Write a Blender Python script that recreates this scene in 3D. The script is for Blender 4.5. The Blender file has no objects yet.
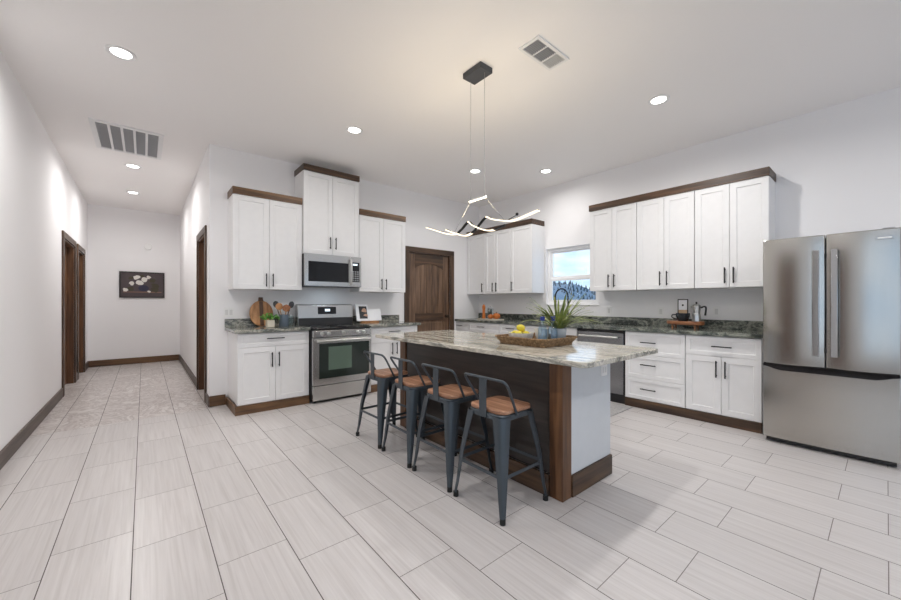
import bpy, bmesh, math, random
from mathutils import Vector, Matrix
random.seed(4)
S = bpy.context.scene
COL = S.collection
PI = math.pi
R = math.radians

# ------------------------------------------------------------------ camera
cam_d = bpy.data.cameras.new('camera')
cam = bpy.data.objects.new('camera', cam_d)
COL.objects.link(cam)
cam.location = (0, 0, 1.24)
cam.rotation_euler = (R(90), 0, R(-39.98))
cam_d.sensor_width = 36.0
cam_d.lens = 36.0 * 365.7 / 901.0
cam_d.shift_y = 3.0 / 901.0
cam_d.shift_x = 0.0
cam_d.clip_start = 0.05
cam_d.clip_end = 500
S.camera = cam

# ------------------------------------------------------------------ exposure
S.view_settings.view_transform = 'Standard'
S.view_settings.look = 'None'
S.view_settings.gamma = 1.0
S.view_settings.use_curve_mapping = False
S.view_settings.exposure = 0.36
S.cycles.max_bounces = 20
S.cycles.diffuse_bounces = 16
S.cycles.glossy_bounces = 5
S.cycles.transmission_bounces = 8
S.cycles.sample_clamp_indirect = 6.0
S.cycles.caustics_reflective = False
S.cycles.caustics_refractive = False

# ------------------------------------------------------------------ world: pale blue sky with soft clouds
W = bpy.data.worlds.new('sky')
S.world = W
W.use_nodes = True
wn, wl = W.node_tree.nodes, W.node_tree.links
bg = wn['Background']
tc = wn.new('ShaderNodeTexCoord')
mp = wn.new('ShaderNodeMapping'); mp.inputs['Scale'].default_value = (2.2, 2.2, 7.0)
nz = wn.new('ShaderNodeTexNoise'); nz.inputs['Scale'].default_value = 2.4; nz.inputs['Detail'].default_value = 7
cr = wn.new('ShaderNodeValToRGB')
cr.color_ramp.elements[0].position = 0.40; cr.color_ramp.elements[0].color = (0.46, 0.65, 0.88, 1)
cr.color_ramp.elements[1].position = 0.60; cr.color_ramp.elements[1].color = (0.80, 0.88, 0.97, 1)
wl.new(tc.outputs['Generated'], mp.inputs['Vector']); wl.new(mp.outputs[0], nz.inputs['Vector'])
wl.new(nz.outputs['Fac'], cr.inputs[0]); wl.new(cr.outputs[0], bg.inputs['Color'])
bg.inputs['Strength'].default_value = 1.3

LAMP_W = 10.3          # each recessed downlight
CEIL = 3.145
# ------------------------------------------------------------------ node material helpers
class NT:
    def __init__(s, name):
        s.m = bpy.data.materials.new(name); s.m.use_nodes = True
        s.t = s.m.node_tree; s.n = s.t.nodes; s.l = s.t.links
        s.b = s.n['Principled BSDF']; s.out = s.n['Material Output']
    def node(s, typ, **kw):
        n = s.n.new(typ)
        for k, v in kw.items(): setattr(n, k, v)
        return n
    def set(s, inp, val):
        if hasattr(val, 'is_output') or isinstance(val, bpy.types.NodeSocket): s.l.new(val, inp)
        else: inp.default_value = val
    def math(s, op, a, b=None, c=None):
        n = s.node('ShaderNodeMath', operation=op)
        s.set(n.inputs[0], a)
        if b is not None: s.set(n.inputs[1], b)
        if c is not None: s.set(n.inputs[2], c)
        return n.outputs[0]
    def coord(s, scale=(1, 1, 1), rot=(0, 0, 0), kind='Object'):
        t = s.node('ShaderNodeTexCoord'); m = s.node('ShaderNodeMapping')
        m.inputs['Scale'].default_value = scale; m.inputs['Rotation'].default_value = rot
        s.l.new(t.outputs[kind], m.inputs[0]); return m.outputs[0]
    def noise(s, vec, scale, detail=4, rough=0.55, dist=0.0):
        n = s.node('ShaderNodeTexNoise'); s.l.new(vec, n.inputs['Vector'])
        n.inputs['Scale'].default_value = scale; n.inputs['Detail'].default_value = detail
        n.inputs['Roughness'].default_value = rough; n.inputs['Distortion'].default_value = dist
        return n.outputs['Fac']
    def ramp(s, fac, stops):
        n = s.node('ShaderNodeValToRGB'); s.l.new(fac, n.inputs[0])
        e = n.color_ramp.elements
        while len(e) < len(stops): e.new(0.5)
        for i, (p, c) in enumerate(stops):
            e[i].position = p; e[i].color = (c[0], c[1], c[2], 1)
        return n.outputs[0]
    def mix(s, fac, a, b, blend='MIX'):
        n = s.node('ShaderNodeMix', data_type='RGBA', blend_type=blend)
        s.set(n.inputs[0], fac)
        s.set(n.inputs[6], a if not isinstance(a, tuple) else (*a[:3], 1))
        s.set(n.inputs[7], b if not isinstance(b, tuple) else (*b[:3], 1))
        return n.outputs[2]
    def bump(s, h, strength=0.2, dist=0.01):
        n = s.node('ShaderNodeBump'); s.l.new(h, n.inputs['Height'])
        n.inputs['Strength'].default_value = strength; n.inputs['Distance'].default_value = dist
        s.l.new(n.outputs[0], s.b.inputs['Normal'])
    def base(s, c, rough=0.5, metal=0.0, spec=None):
        s.set(s.b.inputs['Base Color'], c if not isinstance(c, tuple) else (*c[:3], 1))
        s.set(s.b.inputs['Roughness'], rough); s.set(s.b.inputs['Metallic'], metal)
        if spec is not None: s.b.inputs['Specular IOR Level'].default_value = spec
        return s

M = {}
def plain(key, c, rough=0.5, metal=0.0, spec=None, bump=None):
    t = NT(key).base(c, rough, metal, spec)
    if bump: t.bump(t.noise(t.coord(), bump[0], 3), bump[1], bump[2])
    else:   # faint unevenness so that nothing is a dead flat colour
        f = t.noise(t.coord(), 14, 3)
        v = t.ramp(f, [(0.3, tuple(x * 0.985 for x in c)), (0.7, tuple(min(1, x * 1.012) for x in c))])
        t.l.new(v, t.b.inputs['Base Color'])
    M[key] = t.m; return t

plain('wall', (0.86, 0.855, 0.86), 0.75, bump=(160, 0.05, 0.004))
plain('ceiling', (0.89, 0.872, 0.86), 0.85, bump=(120, 0.06, 0.004))
plain('cabinet', (0.80, 0.80, 0.80), 0.33)
plain('panel_white', (0.66, 0.69, 0.72), 0.12)
plain('vinyl', (0.88, 0.88, 0.88), 0.35)
plain('black_metal', (0.018, 0.018, 0.02), 0.38, 0.6)
plain('dark_gap', (0.03, 0.03, 0.03), 0.7)
plain('black_gloss', (0.008, 0.008, 0.009), 0.06)
plain('black_plastic', (0.015, 0.015, 0.016), 0.4)
plain('gunmetal', (0.070, 0.086, 0.101), 0.36, 0.5)
plain('canopy_grey', (0.055, 0.058, 0.066), 0.5)
plain('cable_grey', (0.27, 0.27, 0.26), 0.5)
plain('socket_grey', (0.68, 0.68, 0.67), 0.5)
plain('rubber', (0.02, 0.02, 0.02), 0.8)
plain('chrome', (0.44, 0.44, 0.44), 0.12, 1.0)
plain('alu', (0.62, 0.62, 0.60), 0.28, 1.0)
plain('plate', (0.85, 0.85, 0.84), 0.4)
plain('vent_white', (0.80, 0.80, 0.80), 0.5)
plain('vent_dark', (0.36, 0.365, 0.375), 0.6)
plain('vent_pale', (0.60, 0.60, 0.59), 0.6)
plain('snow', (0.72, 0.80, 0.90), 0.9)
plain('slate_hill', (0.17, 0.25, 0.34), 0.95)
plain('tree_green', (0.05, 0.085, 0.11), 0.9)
plain('white_ceramic', (0.85, 0.84, 0.80), 0.22)
plain('concrete', (0.47, 0.50, 0.53), 0.8)
plain('lemon', (0.80, 0.66, 0.06), 0.4)
plain('leaf_mix', (0.16, 0.24, 0.05), 0.5)
plain('herb', (0.10, 0.30, 0.04), 0.5)
plain('blue_cap', (0.02, 0.04, 0.30), 0.3)
plain('crock', (0.13, 0.17, 0.22), 0.4)
plain('pot_cream', (0.72, 0.66, 0.55), 0.6)
plain('black_ceramic', (0.02, 0.024, 0.03), 0.15)
plain('orange', (0.52, 0.15, 0.025), 0.4)
plain('paper', (0.86, 0.87, 0.89), 0.7)
plain('kraft', (0.40, 0.28, 0.17), 0.7)
plain('picture_brown', (0.24, 0.13, 0.09), 0.6)
plain('picture_dark', (0.03, 0.03, 0.035), 0.6)
plain('picture_skin', (0.55, 0.34, 0.24), 0.6)
plain('petal', (0.72, 0.69, 0.64), 0.7)
plain('canvas_dark', (0.080, 0.060, 0.064), 0.7)
plain('vase_blue', (0.02, 0.018, 0.045), 0.5)
plain('leaf_dark', (0.06, 0.05, 0.03), 0.7)
plain('frame_dark', (0.035, 0.028, 0.028), 0.5)
plain('thin_white', (0.82, 0.82, 0.80), 0.4)
plain('bronze', (0.05, 0.035, 0.025), 0.35, 0.8)
plain('tan_wood', (0.45, 0.25, 0.12), 0.5)

def glass(key, tint, rough=0.0, ior=1.45):
    t = NT(key); t.n.remove(t.b)
    g = t.node('ShaderNodeBsdfGlass'); g.inputs['Color'].default_value = (*tint, 1)
    g.inputs['Roughness'].default_value = rough; g.inputs['IOR'].default_value = ior
    t.l.new(g.outputs[0], t.out.inputs[0]); M[key] = t.m
glass('glass_clear', (0.92, 0.96, 0.95))
def pane(key, tint=(0.97, 0.985, 1.0), gloss=0.08):
    t = NT(key); t.n.remove(t.b)
    a = t.node('ShaderNodeBsdfTransparent'); a.inputs['Color'].default_value = (*tint, 1)
    b = t.node('ShaderNodeBsdfGlossy'); b.inputs['Roughness'].default_value = 0.0
    x = t.node('ShaderNodeMixShader'); x.inputs[0].default_value = gloss
    t.l.new(a.outputs[0], x.inputs[1]); t.l.new(b.outputs[0], x.inputs[2]); t.l.new(x.outputs[0], t.out.inputs[0])
    M[key] = t.m
pane('pane'); pane('glass_blue', (0.74, 0.87, 0.97), 0.14)
def emit(key, c, st):
    t = NT(key); t.base(c, 0.5); t.b.inputs['Emission Color'].default_value = (*c, 1)
    t.b.inputs['Emission Strength'].default_value = st; M[key] = t.m
emit('lamp_glow', (1.0, 0.97, 0.92), 9.0)
emit('led_glow', (1.0, 0.87, 0.66), 1.05)
emit('clock_glow', (0.75, 0.9, 1.0), 1.2)

def wood(key, axis, dark, mid, light, rough=0.42, scale=1.0):
    t = NT(key)
    sc = [26 * scale] * 3; sc[axis] = 1.6 * scale
    v = t.coord(tuple(sc))
    a = t.noise(v, 1.0, 6, 0.62, 0.5)
    sc2 = [7 * scale] * 3; sc2[axis] = 0.9 * scale
    b = t.noise(t.coord(tuple(sc2)), 1.0, 3, 0.5, 1.2)
    f = t.math('ADD', t.math('MULTIPLY', a, 0.62), t.math('MULTIPLY', b, 0.38))
    c = t.ramp(f, [(0.34, dark), (0.50, mid), (0.66, light)])
    t.base(c, rough); t.bump(a, 0.12, 0.004); M[key] = t.m
WD = ((0.020, 0.011, 0.007), (0.066, 0.036, 0.020), (0.135, 0.072, 0.036))
wood('wood_x', 0, *WD); wood('wood_y', 1, *WD); wood('wood_z', 2, *WD)
WB = ((0.045, 0.022, 0.010), (0.130, 0.066, 0.028), (0.235, 0.125, 0.055))
wood('toe_x', 0, *WB); wood('toe_y', 1, *WD); wood('jamb_z', 2, (0.036, 0.015, 0.007), (0.125, 0.056, 0.024), (0.22, 0.105, 0.046))
wood('door_z', 2, (0.042, 0.024, 0.015), (0.145, 0.084, 0.050), (0.27, 0.165, 0.10), 0.34)
wood('island_y', 1, (0.016, 0.012, 0.011), (0.032, 0.025, 0.022), (0.055, 0.043, 0.037), 0.30, 0.8)
wood('base_grey_y', 1, (0.05, 0.038, 0.033), (0.10, 0.075, 0.064), (0.15, 0.115, 0.097), 0.5)
wood('seat_wood', 1, (0.15, 0.065, 0.035), (0.36, 0.18, 0.105), (0.58, 0.34, 0.22), 0.40, 1.4)
wood('board_wood', 2, (0.24, 0.10, 0.035), (0.46, 0.22, 0.085), (0.62, 0.34, 0.16), 0.45, 1.2)
wood('board_dark', 2, (0.05, 0.02, 0.01), (0.10, 0.045, 0.02), (0.15, 0.07, 0.03), 0.45, 1.2)
wood('riser_wood', 1, (0.14, 0.05, 0.02), (0.30, 0.12, 0.05), (0.42, 0.19, 0.085), 0.45, 1.4)

def granite(key, stops, scale, warp, speckc, speck, lightc, rough=0.10):
    t = NT(key)
    v0 = t.coord(scale)
    wob = t.node('ShaderNodeTexNoise'); t.l.new(v0, wob.inputs['Vector']); wob.inputs['Scale'].default_value = 1.3; wob.inputs['Detail'].default_value = 3
    vm = t.node('ShaderNodeVectorMath', operation='MULTIPLY_ADD'); t.l.new(wob.outputs['Color'], vm.inputs[0])
    vm.inputs[1].default_value = (warp, warp, warp); t.l.new(v0, vm.inputs[2])
    a = t.noise(vm.outputs[0], 2.2, 9, 0.60, 0.6)
    c = t.ramp(a, stops)
    fine = t.noise(t.coord(), 38, 5, 0.72)
    c = t.mix(t.math('MULTIPLY', t.ramp(fine, [(0.53, (0, 0, 0)), (0.60, (1, 1, 1))]), speck), c, speckc)
    c = t.mix(t.math('MULTIPLY', t.ramp(fine, [(0.38, (1, 1, 1)), (0.45, (0, 0, 0))]), speck * 0.8), c, lightc)
    b = t.noise(vm.outputs[0], 4.3, 5, 0.55, 1.2)
    w = t.ramp(t.math('ABSOLUTE', t.math('SUBTRACT', b, 0.5)), [(0.0, (1, 1, 1)), (0.022, (0, 0, 0))])
    c = t.mix(t.math('MULTIPLY', w, 0.6), c, speckc)
    t.base(c, rough); M[key] = t.m
GG = [(0.32, (0.030, 0.036, 0.033)), (0.42, (0.085, 0.10, 0.088)), (0.47, (0.33, 0.34, 0.29)), (0.51, (0.13, 0.15, 0.13)), (0.57, (0.055, 0.066, 0.060)), (0.63, (0.27, 0.28, 0.24)), (0.70, (0.08, 0.095, 0.085))]
GX = [(0.32, (0.05, 0.055, 0.05)), (0.42, (0.14, 0.15, 0.13)), (0.47, (0.44, 0.43, 0.37)), (0.52, (0.22, 0.23, 0.20)), (0.57, (0.09, 0.10, 0.09)), (0.63, (0.40, 0.385, 0.33)), (0.70, (0.15, 0.16, 0.14))]
GI = [(0.30, (0.20, 0.20, 0.17)), (0.38, (0.46, 0.43, 0.35)), (0.44, (0.70, 0.66, 0.56)), (0.49, (0.48, 0.45, 0.38)), (0.52, (0.74, 0.70, 0.61)), (0.57, (0.24, 0.24, 0.21)), (0.61, (0.62, 0.58, 0.49)), (0.70, (0.70, 0.65, 0.55))]
granite('granite_green', GG, (2.4, 0.9, 2.6), 0.9, (0.015, 0.017, 0.016), 0.5, (0.34, 0.35, 0.31))
granite('granite_green_x', GX, (0.9, 2.4, 2.6), 0.9, (0.03, 0.03, 0.03), 0.5, (0.5, 0.49, 0.44))
granite('granite_island', GI, (2.1, 0.36, 2.1), 0.6, (0.10, 0.10, 0.09), 0.24, (0.74, 0.72, 0.66), 0.085)

def steel(key, stretch, c=(0.56, 0.56, 0.55), rough=0.27, aniso=0.55, bumpy=True):
    t = NT(key)
    n = t.noise(t.coord(stretch), 1.0, 3, 0.6)
    t.base(t.ramp(n, [(0.3, tuple(x * 0.93 for x in c)), (0.7, tuple(x * 1.04 for x in c))]), rough, 1.0)
    t.b.inputs['Anisotropic'].default_value = aniso
    t.l.new(t.math('MULTIPLY_ADD', n, 0.10, rough - 0.05), t.b.inputs['Roughness'])
    if bumpy: t.bump(n, 0.02, 0.001)
    M[key] = t.m
steel('steel_y', (1500, 1500, 2), (0.49, 0.475, 0.445), 0.17, 0.5, False); steel('steel_x', (2, 1500, 1500), (0.60, 0.59, 0.57), 0.24, 0.5, False)
steel('steel_vert', (900, 900, 3), (0.33, 0.335, 0.35), 0.25)

def tile_floor(key, hall=False):
    t = NT(key)
    tcn = t.node('ShaderNodeTexCoord'); sp = t.node('ShaderNodeSeparateXYZ')
    t.l.new(tcn.outputs['Object'], sp.inputs[0])
    X, Y = sp.outputs[0], sp.outputs[1]
    cx = t.math('DIVIDE', t.math('ADD', X, 0.043), 0.309)
    col = t.math('FLOOR', cx); fx = t.math('FRACT', cx)
    odd = t.math('FLOORED_MODULO', col, 2.0)
    if hall: yy = t.math('DIVIDE', t.math('SUBTRACT', Y, 5.12), 0.609)
    else: yy = t.math('DIVIDE', t.math('SUBTRACT', t.math('ADD', Y, 0.006), t.math('MULTIPLY', odd, 0.203)), 0.609)
    row = t.math('FLOOR', yy); fy = t.math('FRACT', yy)
    gx = t.math('MULTIPLY', t.math('MINIMUM', fx, t.math('SUBTRACT', 1.0, fx)), 0.309)
    gy = t.math('MULTIPLY', t.math('MINIMUM', fy, t.math('SUBTRACT', 1.0, fy)), 0.609)
    g1 = t.math('LESS_THAN', gx, 0.0022); g2 = t.math('LESS_THAN', gy, 0.0019)
    wn_ = t.node('ShaderNodeTexWhiteNoise', noise_dimensions='2D')
    cb = t.node('ShaderNodeCombineXYZ'); t.l.new(col, cb.inputs[0]); t.l.new(row, cb.inputs[1])
    t.l.new(cb.outputs[0], wn_.inputs['Vector'])
    rnd = wn_.outputs['Value']
    # each tile slides its own piece of the vein pattern under the surface
    c2 = t.node('ShaderNodeCombineXYZ')
    t.l.new(t.math('MULTIPLY_ADD', rnd, 37.0, X), c2.inputs[0])
    t.l.new(t.math('MULTIPLY_ADD', rnd, 11.0, Y), c2.inputs[1])
    mpn = t.node('ShaderNodeMapping'); t.l.new(c2.outputs[0], mpn.inputs[0])
    if hall:
        mpn.inputs['Scale'].default_value = (2.2, 1.2, 1)
        n1 = t.noise(mpn.outputs[0], 1.6, 8, 0.62, 2.6)
        cs = t.ramp(n1, [(0.34, (0.46, 0.405, 0.385)), (0.46, (0.66, 0.62, 0.60)), (0.52, (0.43, 0.38, 0.36)), (0.60, (0.69, 0.655, 0.635))])
    else:
        mpn.inputs['Scale'].default_value = (42.0, 1.1, 1)
        n1 = t.noise(mpn.outputs[0], 1.3, 6, 0.62, 0.5)
        cs = t.ramp(n1, [(0.30, (0.535, 0.503, 0.490)), (0.5, (0.605, 0.575, 0.565)), (0.70, (0.66, 0.633, 0.622))])
    v = t.math('MULTIPLY_ADD', rnd, 0.07, 0.91)
    cs = t.mix(1.0, cs, (1, 1, 1), 'MULTIPLY')
    hs = t.node('ShaderNodeHueSaturation'); t.l.new(cs, hs.inputs['Color']); t.l.new(v, hs.inputs['Value'])
    c = t.mix(g2, hs.outputs[0], (0.20, 0.18, 0.17)); c = t.mix(g1, c, (0.10, 0.085, 0.08))
    g = t.math('MAXIMUM', g1, g2)
    t.base(c, t.math('MULTIPLY_ADD', g, 0.5, 0.30))
    t.bump(t.math('SUBTRACT', 1.0, g), 0.35, 0.0015)
    M[key] = t.m
tile_floor('tile'); tile_floor('tile_hall', True)

t = NT('wicker')
n = t.noise(t.coord((60, 60, 60)), 1.0, 3); t.base(t.ramp(n, [(0.3, (0.10, 0.055, 0.025)), (0.55, (0.27, 0.165, 0.08)), (0.75, (0.42, 0.28, 0.15))]), 0.65); M['wicker'] = t.m
t = NT('blades')
n = t.noise(t.coord((18, 18, 18)), 1.0, 3); t.base(t.ramp(n, [(0.3, (0.055, 0.10, 0.03)), (0.52, (0.20, 0.25, 0.06)), (0.72, (0.42, 0.42, 0.13))]), 0.5); M['blades'] = t.m
t = NT('rug_weave')
v = t.coord((1, 1, 1)); n = t.noise(v, 9, 5, 0.7, 2.0); k = t.noise(v, 130, 2)
t.base(t.mix(0.35, t.ramp(n, [(0.36, (0.10, 0.10, 0.11)), (0.5, (0.36, 0.34, 0.33)), (0.62, (0.18, 0.18, 0.19))]), k), 0.95); t.bump(k, 0.4, 0.004); M['rug_weave'] = t.m
t = NT('oven_glass')
t.base((0.02, 0.028, 0.024), 0.05); M['oven_glass'] = t.m
plain('oven_reflection', (0.10, 0.15, 0.115), 0.4)  # greenish tone of a reflection, painted as a colour

# ------------------------------------------------------------------ mesh helpers
def wloc(o):
    v = Vector((0, 0, 0))
    while o is not None: v += o.location; o = o.parent
    return v

class MB:
    def __init__(s): s.bm = bmesh.new()
    def box(s, x0, x1, y0, y1, z0, z1, mat=None):
        c = [(x, y, z) for x in (x0, x1) for y in (y0, y1) for z in (z0, z1)]
        vs = [s.bm.verts.new(mat @ Vector(p) if mat else p) for p in c]
        for f in ((0, 1, 3, 2), (4, 6, 7, 5), (0, 4, 5, 1), (2, 3, 7, 6), (0, 2, 6, 4), (1, 5, 7, 3)):
            s.bm.faces.new([vs[i] for i in f])
        return s
    def rings(s, rings, close=True, cap=True):
        vr = [[s.bm.verts.new(p) for p in r] for r in rings]
        n = len(vr[0])
        for a, b in zip(vr[:-1], vr[1:]):
            for i in range(n if close else n - 1):
                j = (i + 1) % n
                try: s.bm.faces.new((a[i], a[j], b[j], b[i]))
                except ValueError: pass
        if cap and n > 2:
            s.bm.faces.new(vr[0][::-1]); s.bm.faces.new(vr[-1])
        return s
    def prism(s, poly, z0, z1, mat=None):
        r0 = [Vector((p[0], p[1], z0)) for p in poly]; r1 = [Vector((p[0], p[1], z1)) for p in poly]
        if mat: r0 = [mat @ p for p in r0]; r1 = [mat @ p for p in r1]
        return s.rings([r0, r1])
    def lathe(s, prof, c=(0, 0, 0), seg=24, flute=None, mat=None):
        rr = []
        for r, z in prof:
            ring = []
            for i in range(seg):
                a = 2 * PI * i / seg
                k = r * (1 + (flute[1] * math.cos(flute[0] * a) if flute else 0))
                p = Vector((c[0] + k * math.cos(a), c[1] + k * math.sin(a), c[2] + z))
                ring.append(mat @ p if mat else p)
            rr.append(ring)
        return s.rings(rr)
    def tube(s, path, r, seg=8, radii=None, flat=1.0):
        P = [Vector(p) for p in path]; rr = []; up = Vector((0, 0, 1))
        prev = None
        for i, p in enumerate(P):
            d = (P[min(i + 1, len(P) - 1)] - P[max(i - 1, 0)]).normalized()
            if prev is None:
                n = d.cross(up)
                if n.length < 1e-3: n = d.cross(Vector((0, 1, 0)))
                n.normalize()
            else:
                n = prev - d * prev.dot(d); n.normalize()
            prev = n; b = d.cross(n)
            k = radii[i] if radii else r
            rr.append([p + n * (k * math.cos(2 * PI * j / seg)) + b * (k * flat * math.sin(2 * PI * j / seg)) for j in range(seg)])
        return s.rings(rr)
    def ball(s, c, r, sc=(1, 1, 1), seg=16, ring=10, rot=None):
        m = Matrix.Translation(c) @ (rot.to_4x4() if rot else Matrix()) @ Matrix.Diagonal((sc[0] * r, sc[1] * r, sc[2] * r, 1))
        bmesh.ops.create_uvsphere(s.bm, u_segments=seg, v_segments=ring, radius=1, matrix=m); return s
    def build(s, name, mat, parent=None, bevel=0.0, smooth=35, seg=2, recalc=True):
        if recalc: bmesh.ops.recalc_face_normals(s.bm, faces=s.bm.faces)
        me = bpy.data.meshes.new(name)
        off = wloc(parent) if parent else Vector((0, 0, 0))
        bmesh.ops.translate(s.bm, verts=s.bm.verts, vec=-off)
        s.bm.to_mesh(me); s.bm.free()
        me.materials.append(M[mat] if isinstance(mat, str) else mat)
        if smooth:
            for p in me.polygons: p.use_smooth = True
            me.set_sharp_from_angle(angle=R(smooth))
        o = bpy.data.objects.new(name, me); COL.objects.link(o)
        if parent: o.parent = parent
        if bevel:
            b = o.modifiers.new('edge', 'BEVEL'); b.width = bevel; b.segments = seg; b.limit_method = 'ANGLE'; b.angle_limit = R(40)
        return o

def tag(o, label=None, cat=None, group=None, kind=None):
    if label: o['label'] = label
    if cat: o['category'] = cat
    if group: o['group'] = group
    if kind: o['kind'] = kind
    return o
def thing(name, loc, label, cat, group=None, rz=0):
    o = bpy.data.objects.new(name, None); COL.objects.link(o)
    o.location = loc; o.rotation_euler = (0, 0, rz); o.empty_display_size = 0.1
    return tag(o, label, cat, group)
def struct(o): return tag(o, kind='structure')
def copy_tree(o, parent=None):
    c = o.copy(); COL.objects.link(c); c.parent = parent
    for ch in list(o.children): copy_tree(ch, c)
    return c
def smoothpath(pts, n=6):
    P = [Vector(p) for p in pts]; out = []
    for i in range(len(P) - 1):
        p0, p1, p2, p3 = P[max(i - 1, 0)], P[i], P[i + 1], P[min(i + 2, len(P) - 1)]
        for k in range(n):
            u = k / n
            out.append(0.5 * ((2 * p1) + (p2 - p0) * u + (2 * p0 - 5 * p1 + 4 * p2 - p3) * u * u + (3 * p1 - p0 - 3 * p2 + p3) * u ** 3))
    return out + [P[-1]]
def rrect(x0, x1, y0, y1, r, n=6):
    out = []
    for cx, cy, a0 in ((x1 - r, y1 - r, 0), (x0 + r, y1 - r, 90), (x0 + r, y0 + r, 180), (x1 - r, y0 + r, 270)):
        for i in range(n + 1):
            a = R(a0 + 90 * i / n); out.append((cx + r * math.cos(a), cy + r * math.sin(a)))
    return out

# ------------------------------------------------------------------ room shell
XL, XR, YB, YE, XH, YR = -0.83, 5.10, 5.20, 9.87, 0.60, -4.60
T = 0.12
m = MB(); m.bm.faces.new([m.bm.verts.new(p) for p in ((XL - T, YR, 0), (XR, YR, 0), (XR, YB + 0.1, 0), (XH, YB + 0.1, 0), (XH, 5.12, 0), (XL - T, 5.12, 0))]); struct(m.build('floor', 'tile', smooth=0))
m = MB(); m.bm.faces.new([m.bm.verts.new(p) for p in ((XL - T, 5.12, 0), (XH, 5.12, 0), (XH + T, 5.3, 0), (XH + T, YE, 0), (XL - T, YE, 0))]); struct(m.build('floor_hall', 'tile_hall', smooth=0))
struct(MB().box(XL - T, XR + T, YR - T, YE + T, CEIL, CEIL + 0.12).build('ceiling', 'ceiling', smooth=0))
def wall_y(name, x0, x1, y0, y1, holes):
    """wall slab running along Y with rectangular holes (y0,y1,z0,z1)"""
    m = MB(); y = y0
    for a, b, c, d in sorted(holes):
        m.box(x0, x1, y, a, 0, CEIL)
        if c > 0: m.box(x0, x1, a, b, 0, c)
        m.box(x0, x1, a, b, d, CEIL); y = b
    m.box(x0, x1, y, y1, 0, CEIL)
    bmesh.ops.remove_doubles(m.bm, verts=m.bm.verts, dist=1e-5)
    return struct(m.build(name, 'wall', smooth=0))
def wall_x(name, y0, y1, x0, x1, holes):
    m = MB(); x = x0
    for a, b, c, d in sorted(holes):
        m.box(x, a, y0, y1, 0, CEIL)
        if c > 0: m.box(a, b, y0, y1, 0, c)
        m.box(a, b, y0, y1, d, CEIL); x = b
    m.box(x, x1, y0, y1, 0, CEIL)
    return struct(m.build(name, 'wall', smooth=0))
SIDE = (-1.9, 0.25, 0.3, 2.45)              # unseen window added to the left wall for daylight and fridge reflections
LD = [(7.06, 8.09), (8.46, 9.23), (0.95, 1.85)]        # door openings on the hall's left side, plus an unseen one added to darken fridge reflections
RD = (5.52, 6.32)                        # and on its right side
wall_y('wall_left', XL - T, XL, YR, YE, [SIDE] + [(a, b, 0, 2.11) for a, b in LD])
wall_x('wall_hall_end', YE, YE + T, XL - T, XH + T, [])
wall_y('wall_hall_right', XH, XH + T, YB + T, YE, [(RD[0], RD[1], 0, 2.12)])
PD = (3.435, 4.343)                      # pantry door
wall_x('wall_back', YB, YB + T, XH, XR + T, [(PD[0], PD[1], 0, 2.11)])
WIN = (2.70, 3.615, 1.205, 2.125)
wall_y('wall_right', XR, XR + 0.14, YR, YB, [WIN])
GL = [(-0.4, 2.4, 0.0, 2.45), (2.8, 4.8, 0.5, 2.45)]
wall_x('wall_rear', YR - T, YR, XL - T, XR + T, GL)

# rear glazing (behind the viewer): unseen patio door and window, added and enlarged for daylight
for i, (a, b, c, d) in enumerate(GL):
    r = thing('window_%d' % (i + 2), ((a + b) / 2, YR, c), None, None); struct(r)
    f = MB(); w = 0.06
    f.box(a, a + w, YR - 0.09, YR - 0.02, c, d).box(b - w, b, YR - 0.09, YR - 0.02, c, d).box(a + w, b - w, YR - 0.09, YR - 0.02, d - w, d).box(a + w, b - w, YR - 0.09, YR - 0.02, c, c + w)
    f.box((a + b) / 2 - 0.04, (a + b) / 2 + 0.04, YR - 0.09, YR - 0.02, c + w, d - w)
    f.build('window_frame', 'vinyl', r, 0.004)
    MB().box(a + w, b - w, YR - 0.058, YR - 0.052, c + w, d - w).build('glass', 'pane', r, smooth=0)

a, b, c, d = SIDE
r = thing('window_4', (XL, (a + b) / 2, c), None, None); struct(r)  # added side window, out of view
f = MB(); w = 0.06; q0, q1 = XL - 0.09, XL - 0.02
f.box(q0, q1, a, a + w, c, d).box(q0, q1, b - w, b, c, d).box(q0, q1, a + w, b - w, d - w, d).box(q0, q1, a + w, b - w, c, c + w).box(q0, q1, (a + b) / 2 - 0.03, (a + b) / 2 + 0.03, c + w, d - w)
f.build('window_frame', 'vinyl', r, 0.004)
MB().box(XL - 0.058, XL - 0.052, a + w, b - w, c + w, d - w).build('glass', 'pane', r, smooth=0)

# kitchen window: white drywall return, vinyl sash frame, two lights
a, b, c, d = WIN
r = thing('window_1', (XR, (a + b) / 2, c), None, None); struct(r)
f = MB(); x0, x1 = XR + 0.045, XR + 0.105; w = 0.045; mid = 1.64
f.box(x0, x1, a, a + w, c, d).box(x0, x1, b - w, b, c, d).box(x0, x1, a + w, b - w, d - w, d).box(x0, x1, a + w, b - w, c, c + w)
f.build('window_frame', 'vinyl', r, 0.004)
f = MB(); f.box(x0 + 0.03, x1 - 0.005, a + w, b - w, mid - 0.005, mid + 0.035).box(x0 + 0.03, x1 - 0.005, a + w, a + w + 0.028, mid + 0.035, d - w).box(x0 + 0.03, x1 - 0.005, b - w - 0.028, b - w, mid + 0.035, d - w).box(x0 + 0.03, x1 - 0.005, a + w + 0.028, b - w - 0.028, d - w - 0.028, d - w)
f.build('upper_sash', 'vinyl', r, 0.003)
f = MB(); f.box(x0 + 0.004, x0 + 0.028, a + w, b - w, mid - 0.04, mid).box(x0 + 0.004, x0 + 0.028, a + w, b - w, c + w, c + w + 0.04).box(x0 + 0.004, x0 + 0.028, a + w, a + w + 0.035, c + w + 0.04, mid - 0.04).box(x0 + 0.004, x0 + 0.028, b - w - 0.035, b - w, c + w + 0.04, mid - 0.04)
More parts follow.
